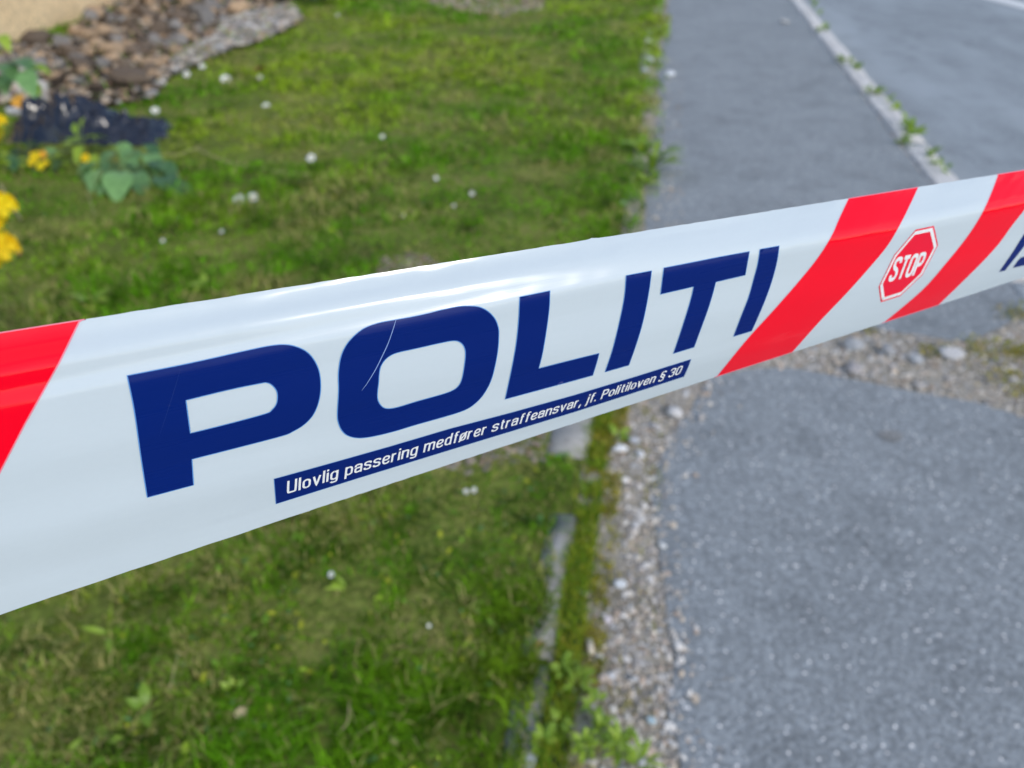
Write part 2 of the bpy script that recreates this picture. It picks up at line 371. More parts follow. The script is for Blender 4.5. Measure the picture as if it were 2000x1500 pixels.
# ------------------------------------------------------------------ stones and gravel
def ico(sub=1):
    bm = bmesh.new(); bmesh.ops.create_icosphere(bm, subdivisions=sub, radius=1)
    V = np.array([v.co[:] for v in bm.verts]); F = np.array([[v.index for v in f.verts] for f in bm.faces]); bm.free(); return V, F
IV1, IF1 = ico(1); IV2, IF2 = ico(2)
STONE_C = np.array((0.84, 0.79, 0.74))*np.array([(0.50, 0.38, 0.26), (0.32, 0.28, 0.22), (0.18, 0.145, 0.115), (0.58, 0.48, 0.36), (0.36, 0.26, 0.18), (0.26, 0.26, 0.26), (0.60, 0.54, 0.46), (0.13, 0.10, 0.08)])
def pebbles(name, P, R, cols, mat, flat=0.6):
    """P (n,3) centres, R (n,) radii: many irregular pebbles joined in one mesh"""
    n = len(P); nv = len(IV1)
    jit = 1 + rng.uniform(-0.28, 0.28, (n, nv))
    sc = np.stack([rng.uniform(0.75, 1.3, n), rng.uniform(0.75, 1.3, n), flat*rng.uniform(0.7, 1.3, n)], 1)
    v = IV1[None]*jit[..., None]*sc[:, None, :]*R[:, None, None]
    a = rng.uniform(0, 6.28, n); ca, sa = np.cos(a)[:, None], np.sin(a)[:, None]
    x = v[..., 0]*ca - v[..., 1]*sa; y = v[..., 0]*sa + v[..., 1]*ca
    v = np.stack([x, y, v[..., 2]], -1) + P[:, None, :]
    F = IF1[None] + (np.arange(n)*nv)[:, None, None]
    me = mesh_np(name, v.reshape(-1, 3), F.reshape(-1, 3), np.repeat(cols, nv, 0))
    return link(name, me, None, mat)
def pick(n, pal=STONE_C, v=0.2):
    return pal[rng.integers(0, len(pal), n)]*rng.uniform(1-v, 1+v, (n, 1))

near_arr = near_poly
# gravel in the verge and break
n = 150000
s_ = rng.uniform(-1.2, 6.5, n); o_ = rng.uniform(0.01, kOff+0.0, n); keep = rng.random(n) < np.exp(-np.clip(s_, 0, 9)*0.25)
s_, o_ = s_[keep], o_[keep]
X = eB[0]+eD[0]*s_+eN[0]*o_; Y = eB[1]+eD[1]*s_+eN[1]*o_
np_in = in_poly(X, Y, near_poly); fp_in = in_poly(X, Y, far_poly)
m1 = ~(np_in | fp_in)
# some loose gravel spills onto the asphalt near its edge
_pl = np.array(near_poly[1:13]); _dd = np.min(np.hypot(X[:, None]-np.array([p for a_, b_ in zip(_pl[:-1], _pl[1:]) for p in (a_+(b_-a_)*k_/12 for k_ in range(12))])[None, :, 0], Y[:, None]-np.array([p for a_, b_ in zip(_pl[:-1], _pl[1:]) for p in (a_+(b_-a_)*k_/12 for k_ in range(12))])[None, :, 1]), 1)
spill = np_in & (rng.random(len(X)) < 0.6*np.exp(-_dd/0.03))
far_spill = fp_in & (o_ < 0.3) & (rng.random(len(X)) < 0.15)
# a mossy band right beside the edging keeps fewer stones
moss = (o_ < 0.05+0.12*vnoise(s_, o_*0, 5)) & (s_ < 2.6)
sel = (m1 & ~(moss & (rng.random(len(X)) < 0.85))) | spill | far_spill
X, Y = X[sel], Y[sel]; n = len(X)
R = rng.gamma(2.4, 0.0012, n)+0.0016
zb = np.where(spill[sel] | far_spill[sel], 0.005, 0.001)
GREY = np.array([(0.46, 0.43, 0.39), (0.34, 0.31, 0.28), (0.56, 0.51, 0.44), (0.28, 0.26, 0.24), (0.50, 0.42, 0.33), (0.40, 0.40, 0.40), (0.58, 0.55, 0.51), (0.42, 0.33, 0.26)])
pb = pebbles('gravel', np.stack([X, Y, zb+R*0.3], 1), R, pick(n, GREY*1.2), MT['stone'])
tag(pb, 'loose grey gravel between the lawn edging and the asphalt', 'gravel', kind='stuff')

bed_big = GA([(60, 104), (130, 90), (180, 55), (280, -4), (330, -20), (560, -14), (572, 12), (450, 40), (415, 80), (345, 118), (300, 195), (220, 215), (100, 215)])
def stone_mesh(seed, sub=2, flat=0.7):
    r = np.random.default_rng(seed); V = IV2.copy()
    off = r.uniform(0, 50, 3); out = []
    for v in V:
        d = 1 + 0.42*mnoise.noise(Vector(v*1.1+off)) + 0.18*mnoise.noise(Vector(v*2.6+off))
        out.append(v*d)
    V = np.array(out); 
    for k in range(5):                                          # a few broken faces
        nrm = r.normal(size=3); nrm /= np.linalg.norm(nrm); lim = r.uniform(0.55, 0.8); dd = V.dot(nrm); V -= np.where(dd > lim, dd-lim, 0)[:, None]*nrm
    V *= np.array([r.uniform(0.9, 1.3), r.uniform(0.7, 1.0), flat])
    return V
stone_cache = {}
def stone_obj(loc, r, col, label=None, group=None, seed=0, name='stone', sz=1.0, cat='stone'):
    key = (seed % 10, tuple(np.round(col, 2)))
    if key not in stone_cache:
        V = stone_mesh(seed % 10); me = mesh_np('stone', V, IF2, np.tile(np.array(col), (len(V), 1)), smooth=False); me.materials.append(MT['stone']); stone_cache[key] = me
    o = link(name, stone_cache[key]); o.location = loc; o.scale = (r, r, r*sz); o.rotation_euler = (random.uniform(-.3, .3), random.uniform(-.3, .3), random.uniform(0, 6.28))
    tag(o, label, cat, group); return o

# rubble bed against the beige wall, top left
bed_px = [(-80, 150), (0, 118), (60, 104), (130, 90), (180, 55), (280, -4), (330, -20), (560, -14), (592, 45), (520, 84), (430, 112), (330, 158), (300, 200), (220, 215), (100, 215), (-80, 215)]
bed_poly = GA(bed_px)
sheet('stone_bed', bed_poly, 0.035, MT['bed'], jag=0.05, step=0.2, kind='structure')
# wall: a rendered foundation wall whose foot is buried in the stones
wa = np.array(G(-60, 118)[:2]); wb = np.array(G(300, -14)[:2])
def wall():
    d = wb-wa; Ln = np.linalg.norm(d); d /= Ln; nrm = np.array([d[1], -d[0]])
    if nrm.dot(-wa) < 0: nrm = -nrm
    a = wa - d*3.0; b = wb + d*0.10
    V = []; bm = bmesh.new()
    q = [a, b, b-nrm*0.4, a-nrm*0.4]
    for z in (-0.1, 2.4):
        for p in q: V.append(bm.verts.new((p[0], p[1], z)))
    for f in ((0, 1, 5, 4), (1, 2, 6, 5), (2, 3, 7, 6), (3, 0, 4, 7), (4, 5, 6, 7)): bm.faces.new([V[i] for i in f])
    bmesh.ops.recalc_face_normals(bm, faces=bm.faces)
    bmesh.ops.bevel(bm, geom=bm.edges[:], offset=0.02, segments=2, affect='EDGES')
    me = bpy.data.meshes.new('house_wall'); bm.to_mesh(me); bm.free()
    return tag(link('house_wall', me, None, MT['render']), 'smooth beige rendered house wall behind the rubble stones', 'wall')
wall()
wd = (wb-wa)/np.linalg.norm(wb-wa); wn = np.array([wd[1], -wd[0]]); wn = wn if wn.dot(-wa) > 0 else -wn
# larger stones: individuals
cand = []
tries = 0
bx = [p[0] for p in bed_poly]; by = [p[1] for p in bed_poly]
while len(cand) < 170 and tries < 30000:
    tries += 1
    x, y = random.uniform(min(bx), max(bx)), random.uniform(min(by), max(by))
    if not in_poly(np.array([x]), np.array([y]), bed_big)[0]: continue
    dwall = (np.array([x, y])-wa).dot(wn); along = (np.array([x, y])-wa).dot(wd)
    if dwall < 0.03 or (x < -2.2 and y < 6.35): continue
    frac = 1.0 if along < 4.5 else 0.6
    r = random.choice((0.045, 0.055, 0.065, 0.08, 0.1, 0.135))*random.uniform(0.85, 1.1)*(0.75+0.25*frac)
    if any((x-a)**2+(y-b)**2 < (0.82*(r+c))**2 for a, b, c in cand): continue
    cand.append((x, y, r))
for i, (x, y, r) in enumerate(cand):
    dwall = (np.array([x, y])-wa).dot(wn)
    heap = 0.16*max(0, 1-dwall/0.9)
    col = STONE_C[(i*5+i//3) % 8]*(0.8+0.4*((i*37) % 10)/10)
    word = ['sandy tan', 'olive-grey', 'dark brown', 'pale buff', 'reddish-brown', 'slate grey', 'light grey-beige', 'blackish'][(i*5+i//3) % 8]
    place = 'against the beige wall' if dwall < 0.45 else ('on the lawn side of the rubble bed' if dwall > 1.1 else 'in the middle of the rubble bed')
    place += ', %s' % ('near the black bag' if y < 7.3 else ('half way along' if y < 9.2 else 'at its far end')); size = 'larger' if r > 0.085 else 'smaller'
    stone_obj((x, y, 0.03+heap+r*0.3), r, col, '%s %s stone %s' % (size, word, place), 'rubble stones along the wall', i)
# second layer of smaller stuff between them
n = 2600; X = rng.uniform(min(bx), max(bx), n); Y = rng.uniform(min(by), max(by), n); k = in_poly(X, Y, bed_poly); X, Y = X[k], Y[k]
dw = (X-wa[0])*wn[0]+(Y-wa[1])*wn[1]; k = dw > 0.02; X, Y, dw = X[k], Y[k], dw[k]
R = rng.uniform(0.012, 0.035, len(X))
o = pebbles('rubble_gravel', np.stack([X, Y, 0.035+0.15*np.clip(1-dw/0.9, 0, 1)+R*0.2], 1), R, pick(len(X), STONE_C*0.95), MT['stone'], 0.7)
tag(o, 'coarse brown gravel filling the gaps between the rubble stones', 'gravel', kind='stuff')
n = 16000; X = rng.uniform(min(bx), max(bx), n); Y = rng.uniform(min(by), max(by), n); k = in_poly(X, Y, bed_poly) & ~in_poly(X, Y, bed_big); X, Y = X[k], Y[k]
R = 0.008+0.045*rng.random(len(X))**3
o = pebbles('fine_gravel', np.stack([X, Y, 0.037+R*0.3], 1), R, pick(len(X), GREY*0.8, 0.5), MT['stone'], 0.6)
tag(o, 'finer grey gravel on the lawn side and far end of the rubble bed', 'gravel', kind='stuff')
# grey gravel patch in the lawn at the top edge and thin worn patches
patch1 = GA([(820, -25), (1070, -25), (1060, 22), (980, 36), (900, 24), (840, 10)])
patch2 = GA([(735, 545), (745, 512), (800, 500), (850, 508), (880, 540), (860, 590), (740, 590)])
patch3 = GA([(820, 905), (900, 870), (1000, 840), (1080, 800), (1140, 760), (1180, 790), (1130, 830), (1062, 905), (1000, 912), (900, 935)])
patch4 = GA([(760, 1205), (860, 1180), (930, 1225), (900, 1290), (800, 1290)])
for nm, p, c in (('gravel_patch', patch1, 900), ('gravel_patch', patch2, 330), ('bare_earth', patch3, 420)):
    xs = [q[0] for q in p]; ys = [q[1] for q in p]; X = rng.uniform(min(xs), max(xs), c*2); Y = rng.uniform(min(ys), max(ys), c*2); k = in_poly(X, Y, p); X, Y = X[k][:c], Y[k][:c]
    R = rng.uniform(0.004, 0.012, len(X)) if p is not patch1 else rng.uniform(0.012, 0.03, len(X))
    o = pebbles(nm, np.stack([X, Y, lawn_z(X, Y)+R*0.3], 1), R, pick(len(X), GREY*(0.8 if p is patch1 else 0.62)*np.array((1.0, 0.9, 0.78))), MT['stone'])
    tag(o, {id(patch1): 'grey gravelly patch in the grass at the top edge', id(patch2): 'small bare stony patch in the lawn just above the tape', id(patch3): 'brownish bare dirt and stones beside the edging under the tape'}[id(p)], 'gravel', kind='stuff')

# ------------------------------------------------------------------ grass
def blades(name, X, Y, Z, H, W, col, lean=0.6, seed=5, droop=0.5):
    r = np.random.default_rng(seed); n = len(X)
    a = r.uniform(0, 6.283, n); l = r.uniform(0.1, lean, n)
    ux, uy = np.cos(a), np.sin(a)                    # lean direction
    b = a + r.uniform(0.8, 2.3, n); px, py = np.cos(b)*W/2, np.sin(b)*W/2
    base = np.stack([X, Y, Z], 1)
    L = np.stack([ux*l*H, uy*l*H, np.zeros(n)], 1)
    mid = base + L*0.35 + np.stack([0*H, 0*H, H*0.55], 1)
    tip = base + L*(1+droop*0.3) + np.stack([0*H, 0*H, H*(1-0.25*l)], 1)
    P = np.stack([px, py, 0*px], 1)
    V = np.stack([base-P, base+P, mid-P*0.8, mid+P*0.8, tip], 1).reshape(-1, 3)
    k = (np.arange(n)*5)[:, None]
    F = np.concatenate([np.array([[0, 1, 3]])+k, np.array([[0, 3, 2]])+k, np.array([[2, 3, 4]])+k])
    me = mesh_np(name, V, F, np.repeat(col, 5, 0), smooth=True); return link(name, me, None, MT['blade'])
P4 = G(840, 1235)[:2]
def lawn_colours(X, Y, r):
    n = len(X)
    a = fbm(X, Y, 0.9, 3); b = fbm(X+30, Y+11, 3.2, 3); c = fbm(X-20, Y+5, 14.0, 2)
    lush = np.array((0.135, 0.34, 0.008)); olive = np.array((0.32, 0.47, 0.022)); dry = np.array((0.54, 0.49, 0.18)); dark = np.array((0.04, 0.12, 0.008))
    t = np.clip((a-0.38)/0.28, 0, 1)[:, None]
    col = lush*(1-t)+olive*t
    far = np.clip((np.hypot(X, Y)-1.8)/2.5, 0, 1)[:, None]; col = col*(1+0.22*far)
    p4 = np.clip(1-np.hypot((X-P4[0])/0.17, (Y-P4[1])/0.14), 0, 1)
    t = np.clip((b-0.52)/0.2, 0, 1)[:, None]*0.5; col = col*(1-t)+np.array((0.34, 0.36, 0.07))*t
    t = np.clip((0.42-c)/0.2, 0, 1)[:, None]*0.8; col = col*(1-t)+dark*t
    isdry = (r.random(n) < 0.08+0.34*np.clip((b-0.5)/0.2, 0, 1)+0.7*p4)[:, None]
    col = np.where(isdry, dry*r.uniform(0.6, 1.15, (n, 1)), col*(0.55+0.9*(vnoise(X+9, Y+2, 21.0)[:, None]-0.2))*(r.uniform(0.45, 1.0, (n, 1))+0.9*r.random((n, 1))**3+0.3*(c[:, None]-0.3)))
    return col
bare = [bed_poly, patch1, patch2, patch3]
def lawn_points(n, r0, r1, pw, seed):
    r = np.random.default_rng(seed)
    u = r.random(n); e = 2-pw
    rad = (r0**e + u*(r1**e-r0**e))**(1/e); az = r.uniform(math.radians(-58), math.radians(32), n)
    X = rad*np.sin(az); Y = rad*np.cos(az); o, s = side(X, Y)
    lim = -0.01-0.05*vnoise(s, s*0, 6)
    # the edging is bare on two lengths near the viewer, grown over further off
    lim = np.where((s > s1-0.0) & (s < s1+0.66), -0.115, lim)
    lim = np.where((s < s2+0.02) & (s > s2-1.15), -0.042+0.034*np.clip((s2-s)/0.8, 0, 1)+0.03*(vnoise(s, s*0, 9)-0.4), lim)
    lim = np.where(s > s1+0.9, 0.06+0.07*(vnoise(s, s*0, 2.5)-0.3), lim)
    k = o < lim
    for i, p in enumerate(bare):
        inside = in_poly(X, Y, p); pr = 0.8 if i else np.where(in_poly(X, Y, bed_big), 0.975, 0.80); k &= ~(inside & (r.random(n) < pr))
    inside = in_poly(X, Y, patch4)
    clump = vnoise(X, Y, 11.0)*0.5+vnoise(X+5, Y, 30.0)*0.5
    k &= (clump > r.uniform(0.18, 0.62, n))
    return X[k], Y[k], r
X, Y, r = lawn_points(420000, 0.45, 12.0, 1.35, 11)
d = np.hypot(X, Y); tall = fbm(X+3, Y-8, 2.3, 2)
H = (0.010+0.06*np.clip(tall-0.3, 0, 1))*r.uniform(0.5, 1.6, len(X))*(0.7+0.8*vnoise(X, Y, 9.0)); W = 0.0025*(1+0.32*d)*r.uniform(0.7, 1.5, len(X))
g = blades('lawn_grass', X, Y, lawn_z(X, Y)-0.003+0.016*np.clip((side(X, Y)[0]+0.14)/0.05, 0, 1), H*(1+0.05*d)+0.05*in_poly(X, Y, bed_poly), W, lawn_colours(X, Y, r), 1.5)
tag(g, 'short mossy green lawn grass with dry and yellowish patches', 'grass', kind='stuff')
# taller unmown tufts along the edges of lawn, edging, kerb and bed
def line_blades(n, s0, s1_, o0, o1, h0, h1, seed, pal=None, gate=0.0, z=0.0, freq=4.0):
    r = np.random.default_rng(seed); s = r.uniform(s0, s1_, n); o = r.uniform(o0, o1, n)
    k = (0.6*vnoise(s, o*1.6+seed, freq)+0.4*vnoise(s+3, o+seed, freq*3.5)+0.25*(r.random(len(s))-0.5)) > gate+0.12; s, o = s[k], o[k]
    X = eB[0]+eD[0]*s+eN[0]*o; Y = eB[1]+eD[1]*s+eN[1]*o; H = r.uniform(h0, h1, len(X)); c = lawn_colours(X, Y, r)
    if pal is not None: c = np.array(pal)[r.integers(0, len(pal), len(X))]*r.uniform(0.7, 1.3, (len(X), 1))
    return X, Y, np.full(len(X), z), H, c
MOSS = [(0.34, 0.36, 0.02), (0.50, 0.44, 0.05), (0.17, 0.21, 0.02), (0.48, 0.37, 0.10)]
parts = [line_blades(15000, -1.2, 1.3, 0.012, 0.12, 0.006, 0.024, 31, MOSS, 0.36, 0, 8.0), line_blades(9000, -1.2, 1.3, 0.0, 0.07, 0.012, 0.045, 37, [(0.2, 0.34, 0.02), (0.38, 0.40, 0.04), (0.14, 0.26, 0.02)], 0.2, 0, 5.0), line_blades(5000, -1.2, 1.3, 0.06, 0.24, 0.006, 0.02, 36, [(0.5, 0.42, 0.2), (0.36, 0.34, 0.08), (0.3, 0.32, 0.04)], 0.45, 0, 9.0),
         line_blades(2600, 1.0, 2.2, 0.02, 0.15, 0.01, 0.05, 32, [(0.08, 0.12, 0.015), (0.12, 0.16, 0.02), (0.2, 0.19, 0.04)], 0.15),
         line_blades(3200, 2.9, 9.0, -0.03, 0.16, 0.02, 0.07, 33, None, 0.42, 0.008)]
X = np.concatenate([p[0] for p in parts]); Y = np.concatenate([p[1] for p in parts]); Z = np.concatenate([p[2] for p in parts]); H = np.concatenate([p[3] for p in parts]); c = np.concatenate([p[4] for p in parts])
g = blades('verge_grass', X, Y, Z, H, 0.003*(1+0.15*np.hypot(X, Y)), c, 1.2, 6)
tag(g, 'mossy yellow-green grass growing along the concrete lawn edging', 'grass', kind='stuff')

# small broad leaves scattered through the lawn (clover, plantain)
def leaf_scatter(name, X, Y, Z, R, col, seed, mat, label):
    r = np.random.default_rng(seed); n = len(X)
    prof = np.array([(0, 0), (0.42, 0.45), (0.36, 1.1), (0, 1.55), (-0.36, 1.1), (-0.42, 0.45)])
    a = r.uniform(0, 6.283, n); tx = r.uniform(0.05, 0.9, n)
    v = np.zeros((n, 6, 3)); v[..., 0] = prof[:, 0]*R[:, None]; v[..., 1] = prof[:, 1]*R[:, None]*np.cos(tx)[:, None]; v[..., 2] = prof[:, 1]*R[:, None]*np.sin(tx)[:, None] + np.abs(prof[:, 0])*R[:, None]*0.4
    ca, sa = np.cos(a)[:, None], np.sin(a)[:, None]
    x = v[..., 0]*ca-v[..., 1]*sa; y = v[..., 0]*sa+v[..., 1]*ca
    V = np.stack([x+X[:, None], y+Y[:, None], v[..., 2]+Z[:, None]], -1).reshape(-1, 3); k = (np.arange(n)*6)[:, None]
    F = np.concatenate([np.array([[0, 1, 2]])+k, np.array([[0, 2, 3]])+k, np.array([[0, 3, 4]])+k, np.array([[0, 4, 5]])+k])
    o = link(name, mesh_np(name, V, F, np.repeat(col, 6, 0)), None, mat); return tag(o, label, 'weeds', kind='stuff')
X, Y, r = lawn_points(15000, 0.5, 7.0, 1.3, 12); n = len(X)
col = np.array([(0.18, 0.34, 0.04), (0.30, 0.44, 0.04), (0.12, 0.25, 0.08), (0.42, 0.46, 0.04)])[r.integers(0, 4, n)]*r.uniform(0.7, 1.25, (n, 1))
leaf_scatter('lawn_clover', X, Y, lawn_z(X, Y)+0.012, r.uniform(0.003, 0.008, n)+0.012*r.random(n)**5, col, 3, MT['blade'], 'small bright clover and plantain leaves scattered in the lawn')

# ------------------------------------------------------------------ plants
def leaf_mesh(name, l, w, fold=0.25, droop=0.25, n=5, lobes=0):
    V = []; F = []
    for i in range(n+1):
        t = i/n; ww = w/2*math.sin(math.pi*min(1, t*0.9+0.08))**0.8*(1-0.25*t)
        if lobes and i % 2: ww *= 0.55
        if i == n: ww = w*0.02
        z = -droop*l*t*t + 0.08*l*math.sin(t*3)
        V += [(-ww, l*t, z+fold*ww), (0, l*t, z), (ww, l*t, z+fold*ww)]
    for i in range(n):
        a = i*3; F += [(a, a+1, a+4, a+3), (a+1, a+2, a+5, a+4)]
    return mesh(name, V, F, True)
LEAF = {}
for k, (l, w, mat, lob) in dict(broad=(0.13, 0.10, 'leaf_a', 0), mid=(0.075, 0.042, 'leaf_b', 0), small=(0.035, 0.02, 'leaf_b', 0), dand=(0.11, 0.035, 'leaf_b', 1), dark=(0.07, 0.04, 'leaf_d', 0), lance=(0.10, 0.028, 'leaf_b', 0)).items():
    LEAF[k] = leaf_mesh('leaf', l, w, n=6 if lob else 5, lobes=lob); LEAF[k].materials.append(MT[mat])
def tube_mesh(name, pts, r0, r1, mat, seg=5):
    V = []; F = []; n = len(pts)
    for i, p in enumerate(pts):
        a = Vector(pts[max(0, i-1)]); b = Vector(pts[min(n-1, i+1)]); d = (b-a).normalized()
        q = d.to_track_quat('Z', 'Y'); r = r0+(r1-r0)*i/(n-1)
        for j in range(seg):
            t = 2*math.pi*j/seg; V.append(Vector(p)+q @ Vector((math.cos(t)*r, math.sin(t)*r, 0)))
    for i in range(n-1):
        for j in range(seg): F.append((i*seg+j, i*seg+(j+1) % seg, (i+1)*seg+(j+1) % seg, (i+1)*seg+j))
    me = mesh(name, V, F, True); me.materials.append(mat); return me
def put_leaf(root, key, loc, rz, tilt, sc, roll=0.0, name='leaf'):
    o = link(name, LEAF[key], root); o.location = loc; o.rotation_euler = (tilt, roll, rz); o.scale = (sc, sc, sc); return o
def rosette(name, x, y, z, n, key, sc, label, cat='weed', seed=0, tilt=(0.2, 0.9), group=None, up=0.0):
    r = random.Random(seed); root = empty(name, (x, y, z)); tag(root, label, cat, group)
    for i in range(n):
        a = r.uniform(0, 6.28); h = r.uniform(0, up)
        put_leaf(root, key, (0.01*math.cos(a), 0.01*math.sin(a), h), a-math.pi/2, r.uniform(*tilt), sc*r.uniform(0.7, 1.2), r.uniform(-.3, .3))
    return root
def flower(root, loc, r, nrm, mat='petal_y', name='flower', npet=5):
    """open cup flower of separate petals joined, one mesh"""
    key = ('fl', mat, npet)
    if key not in LEAF:
        V = []; F = []
        for i in range(npet):
            a = 2*math.pi*i/npet; w = math.pi/npet*0.95; b = len(V)
            for rr, ww, zz in ((0.08, 0.5, 0.0), (0.55, 0.95, 0.12), (0.9, 0.75, 0.25), (1.05, 0.12, 0.22)):
                V += [(rr*math.cos(a-w*ww), rr*math.sin(a-w*ww), zz), (rr*math.cos(a+w*ww), rr*math.sin(a+w*ww), zz)]
            for j in range(3): F.append((b+2*j, b+2*j+1, b+2*j+3, b+2*j+2))
        b = len(V); V += [(0.16*math.cos(k), 0.16*math.sin(k), 0.1) for k in (0, 1.05, 2.09, 3.14, 4.19, 5.24)] + [(0, 0, 0.2)]
        F += [(b+k, b+(k+1) % 6, b+6) for k in range(6)]
        me = mesh('flower', V, F, True); me.materials.append(MT[mat]); LEAF[key] = me
    o = link(name, LEAF[key], root); o.location = loc; o.scale = (r, r, r); o.rotation_euler = Vector(nrm).to_track_quat('Z', 'Y').to_euler(); return o

def at(px, py, dist):                    # a point on the sight line, dist metres of depth from the viewer
    return Vector(CAMP + ray(px, py)*dist)
def depth_at_ground(px, py): return float((G(px, py)-CAMP).dot(C_F))

# leafy plant in front of the black bag: big soft leaves on short stems
def leafy(name, base_px, leaves, label, key='broad', dz=0.0, cat='plant', stems=True):
    b = Vector(G(*base_px)); root = empty(name, b); tag(root, label, cat); D = depth_at_ground(*base_px)
    for (px, py, sc, rz, tilt, dd) in leaves:
        p = at(px, py, D+dd)-b
        put_leaf(root, key if not isinstance(sc, tuple) else sc[0], p, rz, tilt, sc if not isinstance(sc, tuple) else sc[1], random.uniform(-.25, .25))
        if stems:
            m = Vector((p.x*0.4, p.y*0.4, p.z*0.75)); link('stem', tube_mesh('stem', [(0, 0, 0), m, p], 0.004, 0.0025, MT['stem']), root)
    return root
P_ = math.pi
leafy('broadleaf_plant', (215, 372), [
    (235, 336, 1.75, P_+0.25, -0.25, -0.05), (203, 330, 1.3, P_-0.3, -0.3, 0.0), (262, 338, 1.2, P_+0.7, -0.25, -0.02), (312, 345, 1.6, P_+0.8, -0.2, 0.0),
    (292, 300, 1.25, P_+0.6, -0.4, 0.12), (228, 296, 1.1, P_-0.5, -0.3, 0.12), (262, 292, 1.2, P_+0.2, -0.3, 0.15), (215, 300, 0.8, P_, -0.2, 0.15), (250, 318, 1.0, P_+1.2, -0.4, 0.05),
    (180, 320, 0.8, P_-0.9, -0.3, 0.05), (290, 318, 1.0, P_+1.3, -0.2, 0.05), (310, 345, 0.9, P_+0.4, -0.3, 0.0), (335, 362, 1.3, P_+0.9, -0.15, -0.02), (255, 305, 1.1, P_+0.2, -0.5, 0.08), (310, 318, 1.1, P_+1.0, -0.3, 0.06), (190, 318, 1.0, P_-0.6, -0.4, 0.05), (240, 278, 0.9, P_+0.5, -0.6, 0.15), (285, 282, 0.9, P_+1.0, -0.5, 0.15), (222, 318, 1.2, P_+0.1, -0.6, 0.06), (278, 352, 1.1, P_+0.3, -0.2, -0.03), (215, 352, 1.0, P_-0.2, -0.2, -0.03)],
    'large soft blue-green leaves of a low plant lying before the black plastic bag')
leafy('dark_leaf_plant', (75, 345), [
    (40, 290, (('dark', 1.9)), P_, -0.2, 0.1), (75, 285, ('dark', 2.0), P_-0.7, -0.2, 0.1), (105, 290, ('broad', 0.8), P_, -0.3, 0.1), (55, 275, ('dark', 1.7), P_+0.8, -0.3, 0.15),
    (95, 300, ('dark', 1.6), P_-0.4, -0.3, 0.05), (140, 285, ('mid', 1.6), 1.1, 0.1, 0.1), (150, 275, ('mid', 1.5), 0.5, 0.1, 0.1), (165, 270, ('mid', 1.8), -0.9, 0.0, 0.1), (160, 285, ('mid', 1.6), P_, -0.4, 0.1), (30, 305, ('broad', 0.9), P_+0.3, -0.3, 0.0), (120, 310, ('dark', 1.5), P_, -0.2, 0.0), (185, 300, ('mid', 1.5), P_+.2, -0.5, 0.1)],
    'dark low leaves with a yellow-green shoot at the left end of the black bag')
# plant with large leaves at the far left edge
leafy('broadleaf_plant', (-10, 330), [
    (0, 125, 1.3, P_+0.9, -0.2, -0.3), (25, 118, 1.3, P_+1.1, -0.1, -0.3), (50, 138, 1.25, P_+0.35, -0.6, -0.35), (60, 130, ('mid', 1.6), P_+1.3, -0.1, -0.3), (5, 68, ('mid', 1.7), P_+0.5, -0.4, -0.3),
    (72, 165, ('mid', 1.3), P_+0.4, -0.3, -0.3), (20, 145, 1.0, P_, -0.6, -0.2), (0, 160, ('dark', 2.0), P_, -0.5, -0.2), (-30, 130, 1.3, P_-0.5, -0.3, -0.3), (-40, 180, 1.2, P_, -0.3, -0.3)],
    'tall plant with blue-green leaves hanging in at the upper left edge')
# loosestrife: upright yellow flower spikes, standing just left of the view
def loosestrife(base, tops, label, seed=0, r=0.02):
    rr = random.Random(seed); root = empty('flowering_plant', base); tag(root, label, 'flowers')
    for tpt in tops:
        t = tpt-base; bend = Vector((rr.uniform(-.03, .03), rr.uniform(-.03, .03), 0))
        pts = [Vector((0, 0, 0)), t*0.35+bend, t*0.7+bend, t]
        link('stem', tube_mesh('stem', pts, 0.004, 0.002, MT['stem']), root)
        for k in range(10):                        # whorls of flowers near the top, leaves below
            f = 1-0.034*k; p = pts[2].lerp(pts[3], (f-0.7)/0.3) if f > 0.7 else pts[1].lerp(pts[2], (f-0.35)/0.35)
            for j in range(5):
                a = k*0.7+j*P_*0.4+rr.uniform(-.3, .3); dirv = Vector((math.cos(a), math.sin(a), 0.35))
                flower(root, p+dirv*0.022, r*rr.uniform(0.85, 1.15), dirv)
                put_leaf(root, 'lance', p-Vector((0, 0, 0.012)), a-P_/2+0.4, 0.1, 0.55, 0)
        for k in range(9):
            p = pts[0].lerp(pts[2], 0.1+k*0.1)
            for j in range(3):
                a = k*1.1+j*2.09; put_leaf(root, 'lance', p, a-P_/2, 0.05, 1.0)
    return root
b1 = Vector(G(-190, 640)); 
loosestrife(b1, [at(2, 404, 2.05), at(-45, 385, 2.1), at(3, 484, 1.95), at(-30, 440, 2.0)], 'tall yellow loosestrife spikes cut by the left edge of the lawn', 1, 0.029)
b2 = Vector(G(-120, 420))
loosestrife(b2, [at(-3, 238, 3.2), at(-60, 210, 3.3)], 'yellow flower spike further back at the left edge beside the bag', 2, 0.02)
